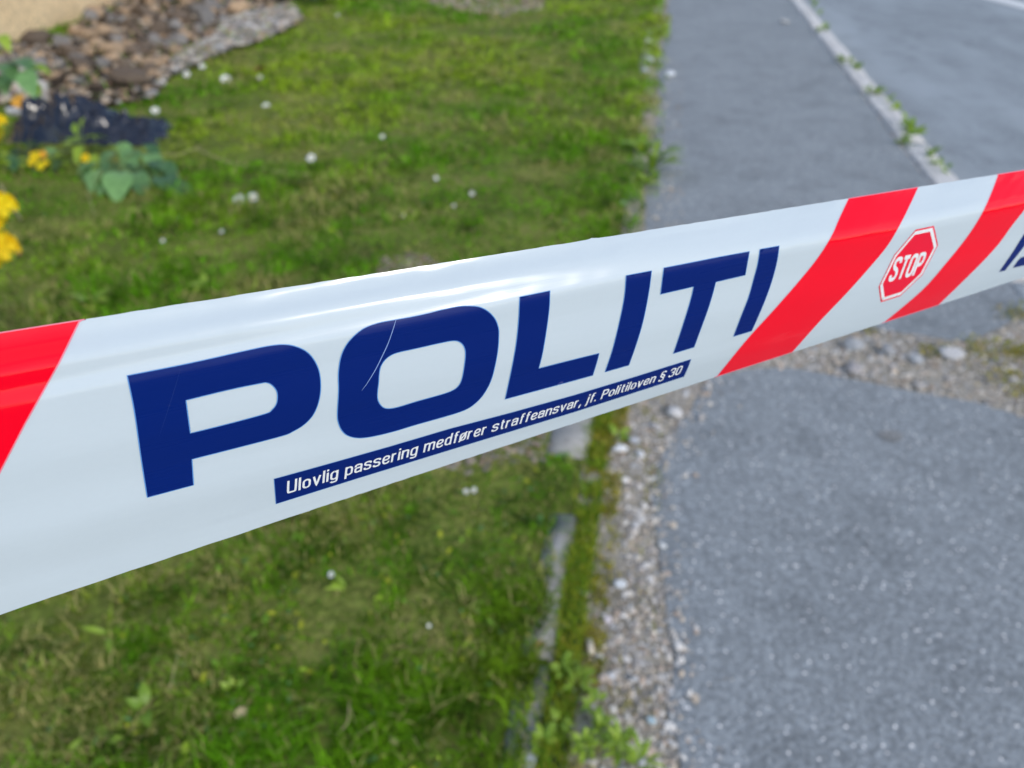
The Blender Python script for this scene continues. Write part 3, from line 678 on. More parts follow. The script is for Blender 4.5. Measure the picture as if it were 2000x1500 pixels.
# low yellow blooms lying under the bag
b3 = Vector(G(110, 338)); root = empty('yellow_flower_stem', b3); tag(root, 'fallen stem of yellow-green buds and yellow blooms below the black bag', 'flowers')
D3 = depth_at_ground(110, 338)
ptsf = [at(0, 328, D3-0.05)-b3, at(60, 320, D3-0.05)-b3, at(110, 318, D3-0.05)-b3, at(160, 312, D3-0.05)-b3]
link('stem', tube_mesh('stem', ptsf, 0.004, 0.003, MT['stem']), root)
for k in range(26):
    x = random.uniform(95, 152); y = 316+random.uniform(-10, 12)+(120-x)*0.03
    put_leaf(root, 'small', at(x, y, D3-0.06)-b3, random.uniform(0, 6.28), random.uniform(0.2, 1.2), random.uniform(0.9, 1.5), 0, 'bud_leaf')
for x, y, r_, m_ in ((168, 309, 0.028, 'petal_y'), (70, 307, 0.035, 'petal_y'), (80, 325, 0.025, 'petal_y'), (62, 318, 0.022, 'petal_y'), (85, 302, 0.025, 'petal_o'), (90, 318, 0.018, 'petal_y')):
    flower(root, at(x, y, D3-0.1)-b3, r_, (0, -1, 0.8), m_)
for x, y, s in ((10, 300, 1.0), (25, 305, 1.2), (30, 315, 1.1), (8, 318, 1.2), (40, 322, 0.9)): put_leaf(root, 'mid', at(x, y, D3-0.2)-b3, random.uniform(2, 5), 0.3, s)
ob = Vector(G(38, 262)); root = empty('orange_flower', ob); tag(root, 'single orange-yellow bloom above the left end of the black bag', 'flower')
link('stem', tube_mesh('stem', [(0, 0, 0), at(38, 203, depth_at_ground(38, 262))-ob], 0.003, 0.003, MT['stem']), root)
flower(root, at(38, 200, depth_at_ground(38, 262))-ob, 0.05, (0, -1, 0.7), 'petal_o', npet=6)
stone_obj(tuple(at(26, 218, depth_at_ground(38, 262)-0.1)), 0.05, (0.6, 0.6, 0.58), 'pale grey stone beside the orange bloom at the left', None, 3)

leafy('bag_sprig', (165, 300), [
    (150, 262, ('mid', 1.1), 0.3, 0.9, -0.05), (160, 248, ('mid', 0.9), -0.4, 1.0, -0.05), (168, 270, ('mid', 1.2), P_+1.2, 0.3, -0.08), (140, 275, ('mid', 1.1), 1.3, 0.2, -0.08), (205, 290, ('mid', 1.5), P_-1.2, 0.2, -0.05), (230, 286, ('mid', 1.3), P_+0.3, 0.2, -0.05), (250, 295, ('broad', 0.8), P_, -0.3, -0.05), (110, 295, ('broad', 0.9), P_-0.4, -0.3, -0.05), (60, 296, ('dark', 1.8), P_+0.3, -0.2, -0.05)],
    'green sprig growing up across the front of the black bag')
# the black plastic bag
def bag():
    A = GA([(0, 292), (312, 296), (318, 262), (0, 262)])
    p0 = np.array(G(2, 284)); p1 = np.array(G(298, 287)); w = p1-p0; Ln = np.linalg.norm(w); w /= Ln; dn = np.array([-w[1], w[0], 0]); nx, ny = 90, 34; depth = 0.42
    prof = [(0, 0.18), (0.12, 0.26), (0.32, 0.40), (0.45, 0.40), (0.5, 0.26), (0.62, 0.24), (0.8, 0.15), (0.93, 0.17), (1, 0.09)]
    xs = np.array([a for a, b in prof]); hs = np.array([b for a, b in prof])*0.66
    V = []
    for i in range(nx+1):
        u = i/nx; h = np.interp(u, xs, hs)*(0.9+0.35*mnoise.noise(Vector((u*6, 3.3, 0))))
        for j in range(ny+1):
            v = j/ny; base = p0+w*Ln*u+dn*depth*v
            z = h*math.sin(math.pi*min(1, v*1.02))**0.75
            edge_ = min(1, min(u, 1-u)*14)
            q = Vector((u*9, v*4, 1.0)); cr_ = abs(mnoise.noise(q))*0.17 + abs(mnoise.noise(q*2.3))*0.08 + abs(mnoise.noise(q*5))*0.03
            z = max(0.0, (z+(cr_-0.06)*math.sin(math.pi*v))*edge_)
            off = mnoise.noise(q*1.7+Vector((5, 5, 5)))*0.04
            V.append((base[0]+off, base[1]+off*0.7, z+0.008))
    F = [(i*(ny+1)+j, (i+1)*(ny+1)+j, (i+1)*(ny+1)+j+1, i*(ny+1)+j+1) for i in range(nx) for j in range(ny)]
    me = mesh('plastic_bag', V, F, True); o = link('plastic_bag', me, None, MT['black'])
    return tag(o, 'crumpled black plastic bag lying in the flower bed', 'bag')
bag()

# dark shrub at the top edge, behind the stones
def shrub(px, py, w, h, n, label, key='dark', seed=1):
    r = random.Random(seed); b = Vector(G(px, py)); root = empty('shrub', b); tag(root, label, 'shrub')
    for k in range(5):
        t = Vector((r.uniform(-w, w)*0.35, r.uniform(-w, w)*0.2, h*r.uniform(0.6, 0.95))); link('stem', tube_mesh('stem', [(0, 0, 0), t*0.5+Vector((0, 0, 0.03)), t], 0.012, 0.004, MT['stem']), root)
    for k in range(n):
        a = r.uniform(0, 6.28); rr = w/2*math.sqrt(r.random()); z = h*r.random()
        put_leaf(root, key, (rr*math.cos(a), rr*math.sin(a)*0.7, z+0.02), r.uniform(0, 6.28), r.uniform(-.7, .5), r.uniform(1.2, 2.2))
    return root
shrub(585, 8, 1.0, 0.5, 230, 'dark green shrub at the top edge behind the rubble stones')
shrub(700, -22, 1.2, 0.25, 90, 'low green shrub at the top edge of the lawn', 'mid', 4)

# weeds one can tell apart
def ground_pt(px, py): p = G(px, py, 0.01); return p[0], p[1]
wl_ = [
 (1275, 335, 16, 'dand', 1.7, 'bushy green weed at the lawn edge beside the far pavement', 0.05),
 (1262, 365, 9, 'mid', 1.2, 'yellow-green weed just in front of the bushy one at the lawn edge', 0.03),
 (1250, 300, 9, 'mid', 1.5, 'smaller weed behind the bushy one at the lawn edge', 0.04),
 (1100, 1320, 14, 'mid', 0.42, 'bright green weed at the lower end of the concrete edging', 0.05),
 (1128, 1345, 12, 'dand', 0.45, 'toothed bright weed growing in the gravel beside the edging', 0.04),
 (1160, 1385, 12, 'mid', 0.4, 'low weed spreading into the gravel near the asphalt', 0.03),
 (1090, 1425, 14, 'small', 0.9, 'small-leaved weed over the buried end of the edging', 0.04),
 (1060, 1460, 14, 'small', 0.9, 'small-leaved weed in the lawn at the lower middle edge', 0.03),
 (1210, 1470, 22, 'dand', 0.5, 'leafy weed at the bottom edge next to the asphalt', 0.06),
 (1140, 1470, 18, 'mid', 0.42, 'green weed at the bottom edge between lawn and gravel', 0.05),
 (1175, 1440, 14, 'small', 0.9, 'fine-leaved weed above the leafy one near the bottom edge', 0.04),
 (1250, 1500, 14, 'dand', 0.5, 'weed cut by the bottom edge close to the asphalt', 0.04),
 (1205, 856, 7, 'small', 1.1, 'tiny green sprout above the white stone in the gravel', 0.02),
 (285, 1385, 4, 'small', 1.2, 'bright yellow-green leaf pair in the lower left lawn', 0.01),
 (215, 1240, 3, 'lance', 0.5, 'long pale leaf weed in the lawn under the tape', 0.01),
 (680, 1150, 2, 'lance', 0.45, 'narrow upright leaf in the middle of the near lawn', 0.01),
 (915, 1190, 2, 'lance', 0.4, 'narrow yellow leaf in the lawn left of the dry patch', 0.01),
 (455, 1350, 4, 'small', 0.9, 'round bright leaves in the lower lawn', 0.01),
 (180, 598, 12, 'small', 2.2, 'yellow-green weed just above the tape at the left', 0.02),
 (400, 560, 6, 'small', 1.6, 'dull green weed just above the tape over the word', 0.01),
 (130, 1490, 6, 'small', 1.0, 'green leaf clump at the bottom left edge', 0.02),
 (200, 1455, 4, 'small', 1.0, 'rounded pale leaf at the bottom left lawn', 0.01),
]
for i, (px, py, n_, key, sc, lab, up) in enumerate(wl_):
    x, y = ground_pt(px, py); rosette('weed', x, y, 0.008, int(n_*(1.5 if px > 1000 and py > 1200 else 1)), key, sc*(0.75 if px > 1000 and py > 1200 else 1), lab, 'weed', 50+i, (0.15, 1.1), None, up)
# moss and weeds in the kerb joints
kw = [(1845, 338, 0.4), (1820, 305, 0.8), (1790, 262, 1.0), (1768, 245, 0.9), (1765, 280, 1.1), (1750, 215, 0.7), (1712, 185, 1.0), (1692, 183, 0.7), (1676, 135, 1.0), (1645, 122, 1.0), (1660, 122, 0.6), (1612, 60, 0.8), (1600, 62, 0.8), (1592, 12, 0.9), (1600, 28, 0.8), (1585, 0, 0.8), (1830, 322, .5), (1778, 255, 1.0), (1735, 202, .7)]
kw.sort(key=lambda q: -q[1]); ORD = ['nearest', 'second', 'third', 'fourth', 'fifth', 'sixth', 'seventh', 'eighth', 'ninth', 'tenth', 'eleventh', 'twelfth', 'thirteenth', 'fourteenth', 'fifteenth', 'sixteenth', 'seventeenth', 'eighteenth', 'nineteenth']
KWL = ['small green weed growing on the granite kerb, the %s one %s the tape' % (ORD[i], 'to' if i == 0 else 'up from') for i in range(len(kw))]
for i, (px, py, s) in enumerate(kw):
    x, y = ground_pt(px, py); rosette('kerb_weed', x, y, -0.0, 9, 'small', 1.5*s+0.4, KWL[i], 'weed', 90+i, (0.1, 1.2), 'weeds along the kerb', 0.05)
# moss cushions in the break of the pavement
X = []; Y = []
for (cx, cy, sp, n_) in [(1985, 615, 22, 90), (1930, 690, 30, 60), (1960, 735, 24, 60), (1990, 770, 20, 50), (1830, 690, 18, 70), (1990, 690, 20, 120), (1900, 680, 20, 60), (1700, 650, 10, 30)]:
    for k in range(n_):
        p = G(cx+random.gauss(0, sp), cy+random.gauss(0, sp*0.45)); X.append(p[0]); Y.append(p[1])
X = np.array(X); Y = np.array(Y); r = np.random.default_rng(5)
leaf_scatter('pavement_moss', X, Y, np.full(len(X), 0.008), r.uniform(0.006, 0.014, len(X)), np.array(MOSS)[r.integers(0, 4, len(X))]*0.9, 8, MT['blade'], 'olive moss and seedlings in the gravelly break of the pavement')

# daisies
def daisy_mesh():
    V = []; F = []
    for i in range(16):
        a = 2*P_*i/16; b = len(V)
        for rr, ww, zz in ((0.2, 0.05, 0), (0.75, 0.15, 0.10), (1.0, 0.07, 0.12)):
            V += [(rr*math.cos(a)-ww*math.sin(a), rr*math.sin(a)+ww*math.cos(a), zz), (rr*math.cos(a)+ww*math.sin(a), rr*math.sin(a)-ww*math.cos(a), zz)]
        F += [(b, b+1, b+3, b+2), (b+2, b+3, b+5, b+4)]
    me = mesh('daisy', V, F); me.materials.append(MT['petal_w']); return me
def disc_mesh():
    V = [(0.3*math.cos(k*P_/4), 0.3*math.sin(k*P_/4), 0.03) for k in range(8)]+[(0, 0, 0.16)]; F = [(k, (k+1) % 8, 8) for k in range(8)]
    me = mesh('flower_centre', V, F, True); me.materials.append(MT['disc']); return me
DM, DC = daisy_mesh(), disc_mesh()
dz = [(467, 391, 30, 'larger of the two white daisies side by side in the lawn'), (494, 386, 24, 'smaller of the two white daisies side by side in the lawn'), (608, 309, 22, 'white daisy standing alone near the dry stalk'), (520, 207, 18, 'white daisy alone in the upper lawn between the stones and the path'), (747, 267, 11, 'tiny daisy in the upper middle of the lawn right of the lone one'), (922, 378, 13, 'brighter of the small daisies above the letters O and L'), (852, 348, 11, 'uppermost of the small daisies above the letters O and L'), (886, 402, 10, 'lowest of the small daisies above the letters O and L'), (787, 421, 11, 'small daisy above the letter O, left of the other three'), (433, 452, 11, 'small daisy just below the side by side pair'),
      (441, 155, 24, 'white daisy nearest the rubble stones'), (508, 152, 12, 'faint daisy beside the red-brown dead leaf'), (303, 216, 20, 'pale daisy right of the stone bed above the black bag'), (910, 960, 14, 'left of two white daisies just below the tape'), (926, 957, 14, 'right of two white daisies just below the tape'), (647, 1122, 15, 'white daisy in the near lawn below the small lettering'), (838, 1222, 10, 'half-closed white daisy beside the dry patch'), (1218, 396, 13, 'small daisy at the right side of the lawn near the pavement'), (318, 470, 10, 'small dull daisy below the broad leaves, nearer the tape'), (350, 425, 10, 'small dull daisy directly below the broad leaves'), (365, 145, 18, 'middle pale daisy at the foot of the rubble stones'), (395, 130, 16, 'right pale daisy at the foot of the rubble stones'), (350, 128, 14, 'pale daisy highest among those touching the rubble stones'), (660, 30, 8, 'tiny daisy near the top edge of the lawn')]
for px, py, s, lab in dz:
    D = depth_at_ground(px, py)*0.985; p = at(px, py, D); r_ = s*0.40/FPX*D
    o = link('daisy', DM); o.location = p; o.scale = (r_,)*3; o.rotation_euler = (random.uniform(.45, 1.0), random.uniform(-.3, .3), 0)
    tag(o, lab or 'small white daisy scattered in the lawn above the tape', 'daisy', 'daisies in the lawn')
    c = link('flower_centre', DC, o)
    gz = p.z-0.0
    st = link('stem', tube_mesh('stem', [(0, 0, 0), (0.1, 0.05, -gz/r_)], 0.05, 0.06, MT['stem'], 4), o); st.rotation_euler = (0, 0, 0)
    inv = o.rotation_euler.to_matrix().inverted().to_euler(); st.rotation_euler = inv

# dry stalks
def stalk(pts, r, mat, label, cat='stalk', name='dry_stalk'):
    P = [at(px, py, depth_at_ground(px, py)*f) for px, py, f in pts]; b = P[0].copy()
    o = link(name, tube_mesh(name, [p-b for p in P], r, r*0.6, mat)); o.location = b; return tag(o, label, cat)
stalk([(385, 292, .985), (440, 315, .985), (520, 332, .985), (600, 340, .985), (712, 334, .985)], 0.0035, MT['straw'], 'long curved dry stalk lying across the lawn')
stalk([(300, 303, .96), (350, 302, .96), (395, 284, .96)], 0.003, MT['straw'], 'thin pale stalk sticking out from the leaves to the right')
stalk([(-5, 95, .97), (15, 60, .93), (45, 5, .9), (60, -30, .88)], 0.004, MT['stem'], 'tall thin stem leaning in front of the beige wall')
stalk([(28, 98, .97), (55, 60, .95), (40, 20, .93)], 0.004, MT['stem'], 'short bent stem in front of the beige wall')
stalk([(70, 100, .97), (80, 62, .95), (84, 48, .94)], 0.006, MT['stem'], 'short upright grass stem before the beige wall')
stalk([(0, 360, .97), (22, 400, .97), (42, 430, .97)], 0.006, MT['straw'], 'grey-green dry stem among the yellow flowers')
stalk([(170, 375, .98), (185, 420, .98)], 0.0025, MT['straw'], 'short pale stalk in the grass left of the leaves')
stalk([(330, 1350, .985), (345, 1290, .97), (350, 1275, .965)], 0.001, MT['straw'], 'fine curved straw in the near lawn')
stalk([(655, 1440, .985), (680, 1410, .975), (682, 1372, .97)], 0.0016, MT['straw'], 'short dry straw at the bottom of the lawn')
stalk([(700, 1435, .985), (735, 1412, .97)], 0.0012, MT['straw'], 'thin straw lying in the bottom lawn')
def deadleaf(px, py, s, label, mat='rust', name='dead_leaf'):
    p = at(px, py, depth_at_ground(px, py)*0.985); k = ('dl', mat)
    if k not in LEAF:
        LEAF[k] = leaf_mesh('dead_leaf', 1, 0.7, 0.5, 0.3); LEAF[k].materials.append(MT[mat])
    o = link(name, LEAF[k]); o.location = p; o.scale = (s,)*3; o.rotation_euler = (0.1, 0.2, random.uniform(0, 6)); return tag(o, label, 'dead leaf')
deadleaf(712, 338, 0.05, 'reddish dead leaf at the tip of the dry stalk'); deadleaf(520, 135, 0.13, 'red-brown dead leaf on the grass near the stones'); deadleaf(460, 1400, 0.03, 'light brown dead leaf in the near lawn', 'straw')
deadleaf(45, 490, 0.04, 'brown dead leaf in the grass by the yellow flowers'); deadleaf(1065, 1260, 0.035, 'rusty leaf caught on the edging', 'rust')
deadleaf(765, 1440, 0.02, 'pale fleck of dead leaf at the bottom of the lawn', 'straw')

# pale stones and bits that stand out in the gravel
big = [(1210, 877, 15, (0.80, 0.80, 0.80), 'white stone at the edge of the gravel below the small lettering'), (1240, 862, 12, (0.55, 0.55, 0.56), 'grey-white stone right of the white one'), (1252, 888, 11, (0.66, 0.66, 0.66), 'pale stone below its grey-white neighbour'),
       (1320, 808, 20, (0.62, 0.60, 0.58), 'largest pale stone under the lower edge of the tape'), (1305, 797, 10, (0.12, 0.11, 0.10), 'dark stone touching the largest pale one'), (1280, 832, 10, (0.42, 0.40, 0.40), 'grey stone in the brown dirt by the pavement corner'), (1370, 815, 9, (0.5, 0.46, 0.42), 'beige stone on the corner of the near asphalt'),
       (1212, 1142, 11, (0.66, 0.68, 0.68), 'white-blue pebble half way along the gravel strip'), (1294, 1066, 8, (0.75, 0.75, 0.72), 'small white pebble at the asphalt edge'), (1187, 1210, 9, (0.62, 0.56, 0.56), 'pinkish pebble in the gravel strip'), (1244, 1222, 7, (0.6, 0.52, 0.46), 'tan pebble in the gravel strip'), (1272, 1408, 10, (0.40, 0.52, 0.56), 'bluish pebble near the bottom of the gravel strip'), (1240, 1326, 9, (0.5, 0.5, 0.5), 'grey pebble beside the tan stones'), (1178, 1325, 11, (0.5, 0.42, 0.36), 'brownish pebble next to the weeds'),
       (1668, 676, 24, (0.38, 0.39, 0.40), 'flat grey stone in the break directly under the tape'), (1732, 688, 20, (0.34, 0.34, 0.34), 'grey stone right of the flat one in the break'), (1668, 722, 24, (0.40, 0.37, 0.36), 'pinkish stone sunk at the edge of the near asphalt'), (1858, 693, 20, (0.55, 0.54, 0.53), 'pale oval stone in the break by the moss'), (1787, 702, 14, (0.42, 0.43, 0.44), 'round grey stone in the middle of the break'), (1795, 755, 11, (0.48, 0.44, 0.40), 'beige pebble at the near edge of the break'), (1310, 147, 12, (0.80, 0.82, 0.84), 'white pebble alone on the far pavement'), (1533, 43, 10, (0.5, 0.5, 0.5), 'grey pebble on the far pavement near the kerb'),
       (1266, 84, 12, (0.66, 0.72, 0.72), 'pale edging fragment showing through the far lawn edge'), (1269, 118, 10, (0.5, 0.56, 0.55), 'middle pale fragment at the far lawn edge'), (1259, 140, 11, (0.55, 0.6, 0.6), 'nearer pale fragment at the far lawn edge'), (1282, 25, 11, (0.45, 0.52, 0.5), 'farthest pale fragment at the lawn edge'),
       (1255, 1490, 10, (0.6, 0.6, 0.6), 'grey-white pebble cut by the bottom edge'), (1030, 1490, 18, (0.5, 0.53, 0.53), 'grey stone fragment at the bottom edge of the lawn')]
for i, (px, py, s, col, lab) in enumerate(big):
    D = depth_at_ground(px, py); p = G(px, py, 0.012); r_ = s/FPX*D
    stone_obj((p[0], p[1], 0.012+r_*0.15), r_, col, lab, None, i+2, 'pebble' if s < 16 else 'stone', 0.7, 'pebble' if s < 16 else 'stone')
# pale chip of wood
x, y = ground_pt(1153, 1265); bm_ = box_mesh('wood_chip', 0.04, 0.014, 0.006, 0.0015, rough=0.001); bm_.materials.append(MT['wood'])
o = link('wood_chip', bm_); o.location = (x, y, 0.014); o.rotation_euler = (0, 0.2, 0.05); tag(o, 'small pale wood chip in the gravel beside the edging', 'wood chip')
# drain-like dark stain on the near asphalt
def blot(px, py, rx, ry, mat):
    c = G(px, py, 0.0085); pts = []
    for k in range(18):
        a = k*2*P_/18; q = 1+0.3*mnoise.noise(Vector((math.cos(a)*2, math.sin(a)*2, px))); pts.append((c[0]+rx*q*math.cos(a), c[1]+ry*q*math.sin(a)))
    return sheet('asphalt_stain', pts, 0.0085, mat, kind='structure')
MT['tar'] = mat_asphalt('tar_spot', (0.19, 0.19, 0.185), specks=False)
blot(1740, 850, 0.040, 0.026, MT['tar'])

# ------------------------------------------------------------------ the barrier tape
UNIT = 0.00017; Z0 = 1400.0; GAM = 0.62
def cr3(x, y): return np.array([x-1000., y-750., FPX])
Uv = cr3(3665, 80); Uv /= np.linalg.norm(Uv)
Vv = -cr3(517, 2528); Vv -= Uv*Vv.dot(Uv); Vv /= np.linalg.norm(Vv)
Nv = np.cross(Uv, Vv); Ov = cr3(1000, 700)
def uvp(x, y):
    r = cr3(x, y); p = r*(Nv.dot(Ov)/Nv.dot(r))-Ov; return float(p.dot(Uv)), float(p.dot(Vv))
top_px = [(0, 648.7), (164, 623.8), (240, 611), (400, 587), (590, 557), (970, 498.5), (1050, 482), (1203, 460), (1380, 432.3), (1658, 387.3), (1794, 364), (1950, 339), (2000, 333.4)]
bot_px = [(0, 1200), (250, 1115), (550, 1019), (905, 900), (1140, 815), (1397, 738.6), (1546.5, 689), (1731, 629.2), (1833.6, 595.2), (1880, 580.8), (2000, 541.6)]
tu = np.array([uvp(*p) for p in top_px]); bu = np.array([uvp(*p) for p in bot_px])
tf = np.polyfit(tu[:, 0], tu[:, 1], 2); bf = np.polyfit(bu[:, 0], bu[:, 1], 3)
def Vt(u):
    u = np.clip(u, -950, 1900); return np.polyval(tf, u)
def Vb(u):
    u = np.clip(u, -950, 2100); return np.polyval(bf, u)
def sstep(x, a, b): t = np.clip((x-a)/(b-a), 0, 1); return t*t*(3-2*t)
# out-of-plane shape: integrate a slope profile across the width (units of depth per unit of V)
def slope(u, v):
    r = sstep(u, -900, 900)                     # 0 at the left end, 1 at the right end
    wob = 14*np.sin(u/310.0+0.6)
    crease = 158 - 16*r*0 + wob*0.4
    wid = 62-22*r
    s = (0.75+0.75*r)*sstep(v, crease-wid, crease+wid)
    # stretch waves in the upper part, running along the tape
    s = s + (0.55*np.sin((v-0.018*u)/11.5+1.0)*(1-r)*sstep(v, 110, 160) + 0.10*np.sin((v+0.03*u)/27.0))
    s = s + 0.28*sstep(v, 225, 250)*np.sin(u/90.0)*r
    # gentle roundness of the front
    s = s + 0.0006*(v+30)*(0.5+r)
    # lower edge falls away to the right
    s = s - (0.10+0.32*r)*sstep(-v, 80, 190)
    # fine crinkles: near the upper edge and faint diagonal ones across the front
    s = s + 0.34*(fbm2(u/46.0, v/7.0)-0.5)*sstep(v, 195, 240) + 0.10*(fbm2((u+0.8*v)/85.0, (v-0.1*u)/16.0)-0.5) + 0.16*(fbm2(u/150.0+9, v/9.0+3)-0.5)*sstep(v, 120, 175)
    return s
fbm2 = lambda a, b: 0.65*vnoise(a, b)+0.35*vnoise(a*2.1+5, b*2.1+7)
_vg = np.linspace(-340, 300, 321)
def bend(u, v):
    u = np.asarray(u, float); v = np.asarray(v, float); sh = u.shape; u = u.ravel(); v = v.ravel()
    S = slope(u[:, None], _vg[None, :]); dv = _vg[1]-_vg[0]
    Ig = np.concatenate([np.zeros((len(u), 1)), np.cumsum((S[:, 1:]+S[:, :-1])/2*dv, 1)], 1)
    i0 = int(np.argmin(abs(_vg-0))); Ig -= Ig[:, i0:i0+1]
    x = np.clip((v-_vg[0])/dv, 0, len(_vg)-1.001); i = x.astype(int); f = x-i; k = np.arange(len(u))
    return (Ig[k, i]*(1-f)+Ig[k, i+1]*f).reshape(sh)
def surf(u, v, lift=0.0):
    """tape coordinates -> world metres"""
    u = np.asarray(u, float); v = np.asarray(v, float)
    p = Ov[None]+u.reshape(-1, 1)*Uv+v.reshape(-1, 1)*Vv
    z = p[:, 2]; zz = Z0*(z/Z0)**GAM + bend(u.ravel(), v.ravel())*0.55 - lift
    q = p*(zz/z)[:, None]*UNIT
    return CAMP + q[:, :1]*C_R + q[:, 1:2]*C_D + q[:, 2:]*C_F

tape = empty('barrier_tape', tuple(surf(np.array([600.]), np.array([0.]))[0])); TO = np.array(tape.location)
tag(tape, 'white and red police barrier tape with blue lettering stretched across the picture', 'barrier tape')
def finish(name, V, F, UV, mats, mi=None, parent=None, label=None, base=None):
    me = bpy.data.meshes.new(name); me.from_pydata([tuple(v) for v in (V-(TO if base is None else base)).tolist()], [], [tuple(f) for f in F])
    for m in mats: me.materials.append(m)
    uvl = me.uv_layers.new(name='film'); li = np.zeros(len(me.loops), dtype=np.int32); me.loops.foreach_get('vertex_index', li)
    uvl.data.foreach_set('uv', (np.array(UV)[li]/1000.0).astype(np.float32).ravel())
    if mi is not None: me.polygons.foreach_set('material_index', mi)
    me.polygons.foreach_set('use_smooth', [True]*len(me.polygons)); me.update()
    o = bpy.data.objects.new(name, me); COL.objects.link(o); o.parent = parent or tape
    if label: o['label'] = label
    return o
us = np.concatenate([np.arange(-1900, 2300, 8.0), np.arange(2300, 6500, 60.0)]); ws = np.linspace(0, 1, 90)
UU, WW = np.meshgrid(us, ws, indexing='ij')
rag = 1.2*(vnoise(UU*0+us[:, None], UU*0, 0.05)-0.5)
VV = Vb(UU)*(1-WW)+Vt(UU)*WW + 1.5*rag*((WW < 0.01)*1.0+(WW > 0.99)*0.8)
nick = np.exp(-((UU-118)/7)**2)*2.5*(WW > 0.99); VV = VV + nick
Vtx = surf(UU, VV); a, b = UU.shape; idx = np.arange(a*b).reshape(a, b)
F = np.stack([idx[:-1, :-1].ravel(), idx[1:, :-1].ravel(), idx[1:, 1:].ravel(), idx[:-1, 1:].ravel()], 1)
finish('tape_film', Vtx, F.tolist(), np.stack([UU.ravel(), VV.ravel()], 1), [MT['film_white']])

def densify(poly, step=6.0):
    out = []
    for i in range(len(poly)):
        a = np.array(poly[i]); b = np.array(poly[(i+1) % len(poly)]); k = max(1, int(np.linalg.norm(b-a)/step))
        for j in range(k): out.append(tuple(a+(b-a)*j/k))
    return out
def clip_v(p):
    u, v = p; lo = float(Vb(u))+0.6; hi = float(Vt(u))-0.4; return (u, min(max(v, lo), hi))
def decal(name, polys, mat, lift, parent=None, label=None, dens=6.0, grid=9.0, edge=None, edge_w=1.3, base=None, clampv=False):
    """polys: outer and holes in tape coordinates"""
    polys = [densify(p, dens) for p in polys]
    if clampv: polys = [[clip_v(q) for q in p] for p in polys]
    vs = []; es = []
    for p in polys:
        b = len(vs); n = len(p); vs += p; es += [(b+i, b+(i+1) % n) for i in range(n)]
    xs = [q[0] for q in vs]; ys = [q[1] for q in vs]
    gx, gy = np.meshgrid(np.arange(min(xs)+grid/2, max(xs), grid), np.arange(min(ys)+grid/2, max(ys), grid)); gx = gx.ravel(); gy = gy.ravel()
    k = np.zeros(len(gx), bool)
    for p in polys: k ^= in_poly(gx, gy, p)
    if len(gx):
        A = np.array(vs); d = np.min(np.hypot(gx[:, None]-A[None, :, 0], gy[:, None]-A[None, :, 1]), 1); k &= d > grid*0.35
    allv = vs+list(zip(gx[k], gy[k]))
    r = geometry.delaunay_2d_cdt([Vector(q) for q in allv], es, [], 0, 1e-4)
    ov = np.array([(q.x, q.y) for q in r[0]]); cen = np.array([ov[list(f)].mean(0) for f in r[2]]); k = np.zeros(len(cen), bool)
    for p in polys: k ^= in_poly(cen[:, 0], cen[:, 1], p)
    F = [tuple(f) for f, kk in zip(r[2], k) if kk]; V2 = ov; L = np.full(len(ov), lift); mi = [0]*len(F)
    if edge is not None:
        for pi, p in enumerate(polys):
            A = np.array(p); nx_ = np.roll(A, -1, 0); pv = np.roll(A, 1, 0); T = nx_-pv; T /= np.maximum(1e-6, np.linalg.norm(T, axis=1))[:, None]; Nn = np.stack([T[:, 1], -T[:, 0]], 1)
            b = len(V2); n = len(A); V2 = np.concatenate([V2, A-Nn*edge_w*0.5, A+Nn*edge_w*0.5]); L = np.concatenate([L, np.full(2*n, lift+0.25)])
            for i in range(n): F.append((b+i, b+(i+1) % n, b+n+(i+1) % n, b+n+i)); mi.append(1)
    W = surf(V2[:, 0], V2[:, 1], L)
    return finish(name, W, F, V2, [mat]+([edge] if edge is not None else []), mi, parent, label, base)
def Z(o, s, L): return [(o[0]+a/s, o[1]+b/s) for a, b in L]
def tc_(L): return [uvp(*p) for p in L]
def smooth_closed(L, k=4):
    n = len(L); out = []
    for i in range(n):
        p0, p1, p2, p3 = [np.array(L[(i+j-1) % n]) for j in range(4)]
        for j in range(k):
            t = j/k; out.append(tuple(0.5*((2*p1)+(-p0+p2)*t+(2*p0-5*p1+4*p2-p3)*t*t+(-p0+3*p1-3*p2+p3)*t**3)))
    return out
def partly(L, corners, k=4):
    """Catmull-Rom between corners; L list, corners = set of indices that stay sharp"""
    n = len(L); out = []
    for i in range(n):
        p1, p2 = np.array(L[i]), np.array(L[(i+1) % n])
        p0 = 2*p1-p2 if i in corners else np.array(L[i-1]); p3 = 2*p2-p1 if (i+1) % n in corners else np.array(L[(i+2) % n])
        if i in corners: p0 = 2*p1-p2
        for j in range(k):
            t = j/k; out.append(tuple(0.5*((2*p1)+(-p0+p2)*t+(2*p0-5*p1+4*p2-p3)*t*t+(-p0+3*p1-3*p2+p3)*t**3)))
    return out
z1 = ((230, 660), 4.688); z2 = ((640, 580), 5.172); z3 = ((970, 460), 4.547); z4 = ((1270, 460), 6.0); z5 = ((1380, 360), 3.845)
Pout = [(85, 345), (640, 235), (1200, 110), (1400, 70), (1520, 60), (1620, 75), (1720, 120), (1790, 190), (1840, 290), (1858, 400), (1855, 510), (1830, 620), (1780, 720), (1700, 800), (1600, 860), (1500, 900), (1100, 1005), (680, 1112), (695, 1348), (270, 1462), (210, 1080), (150, 660)]
Phole = [(625, 572), (1000, 480), (1300, 418), (1370, 412), (1420, 440), (1455, 490), (1462, 550), (1450, 610), (1410, 660), (1350, 695), (1000, 790), (665, 873)]
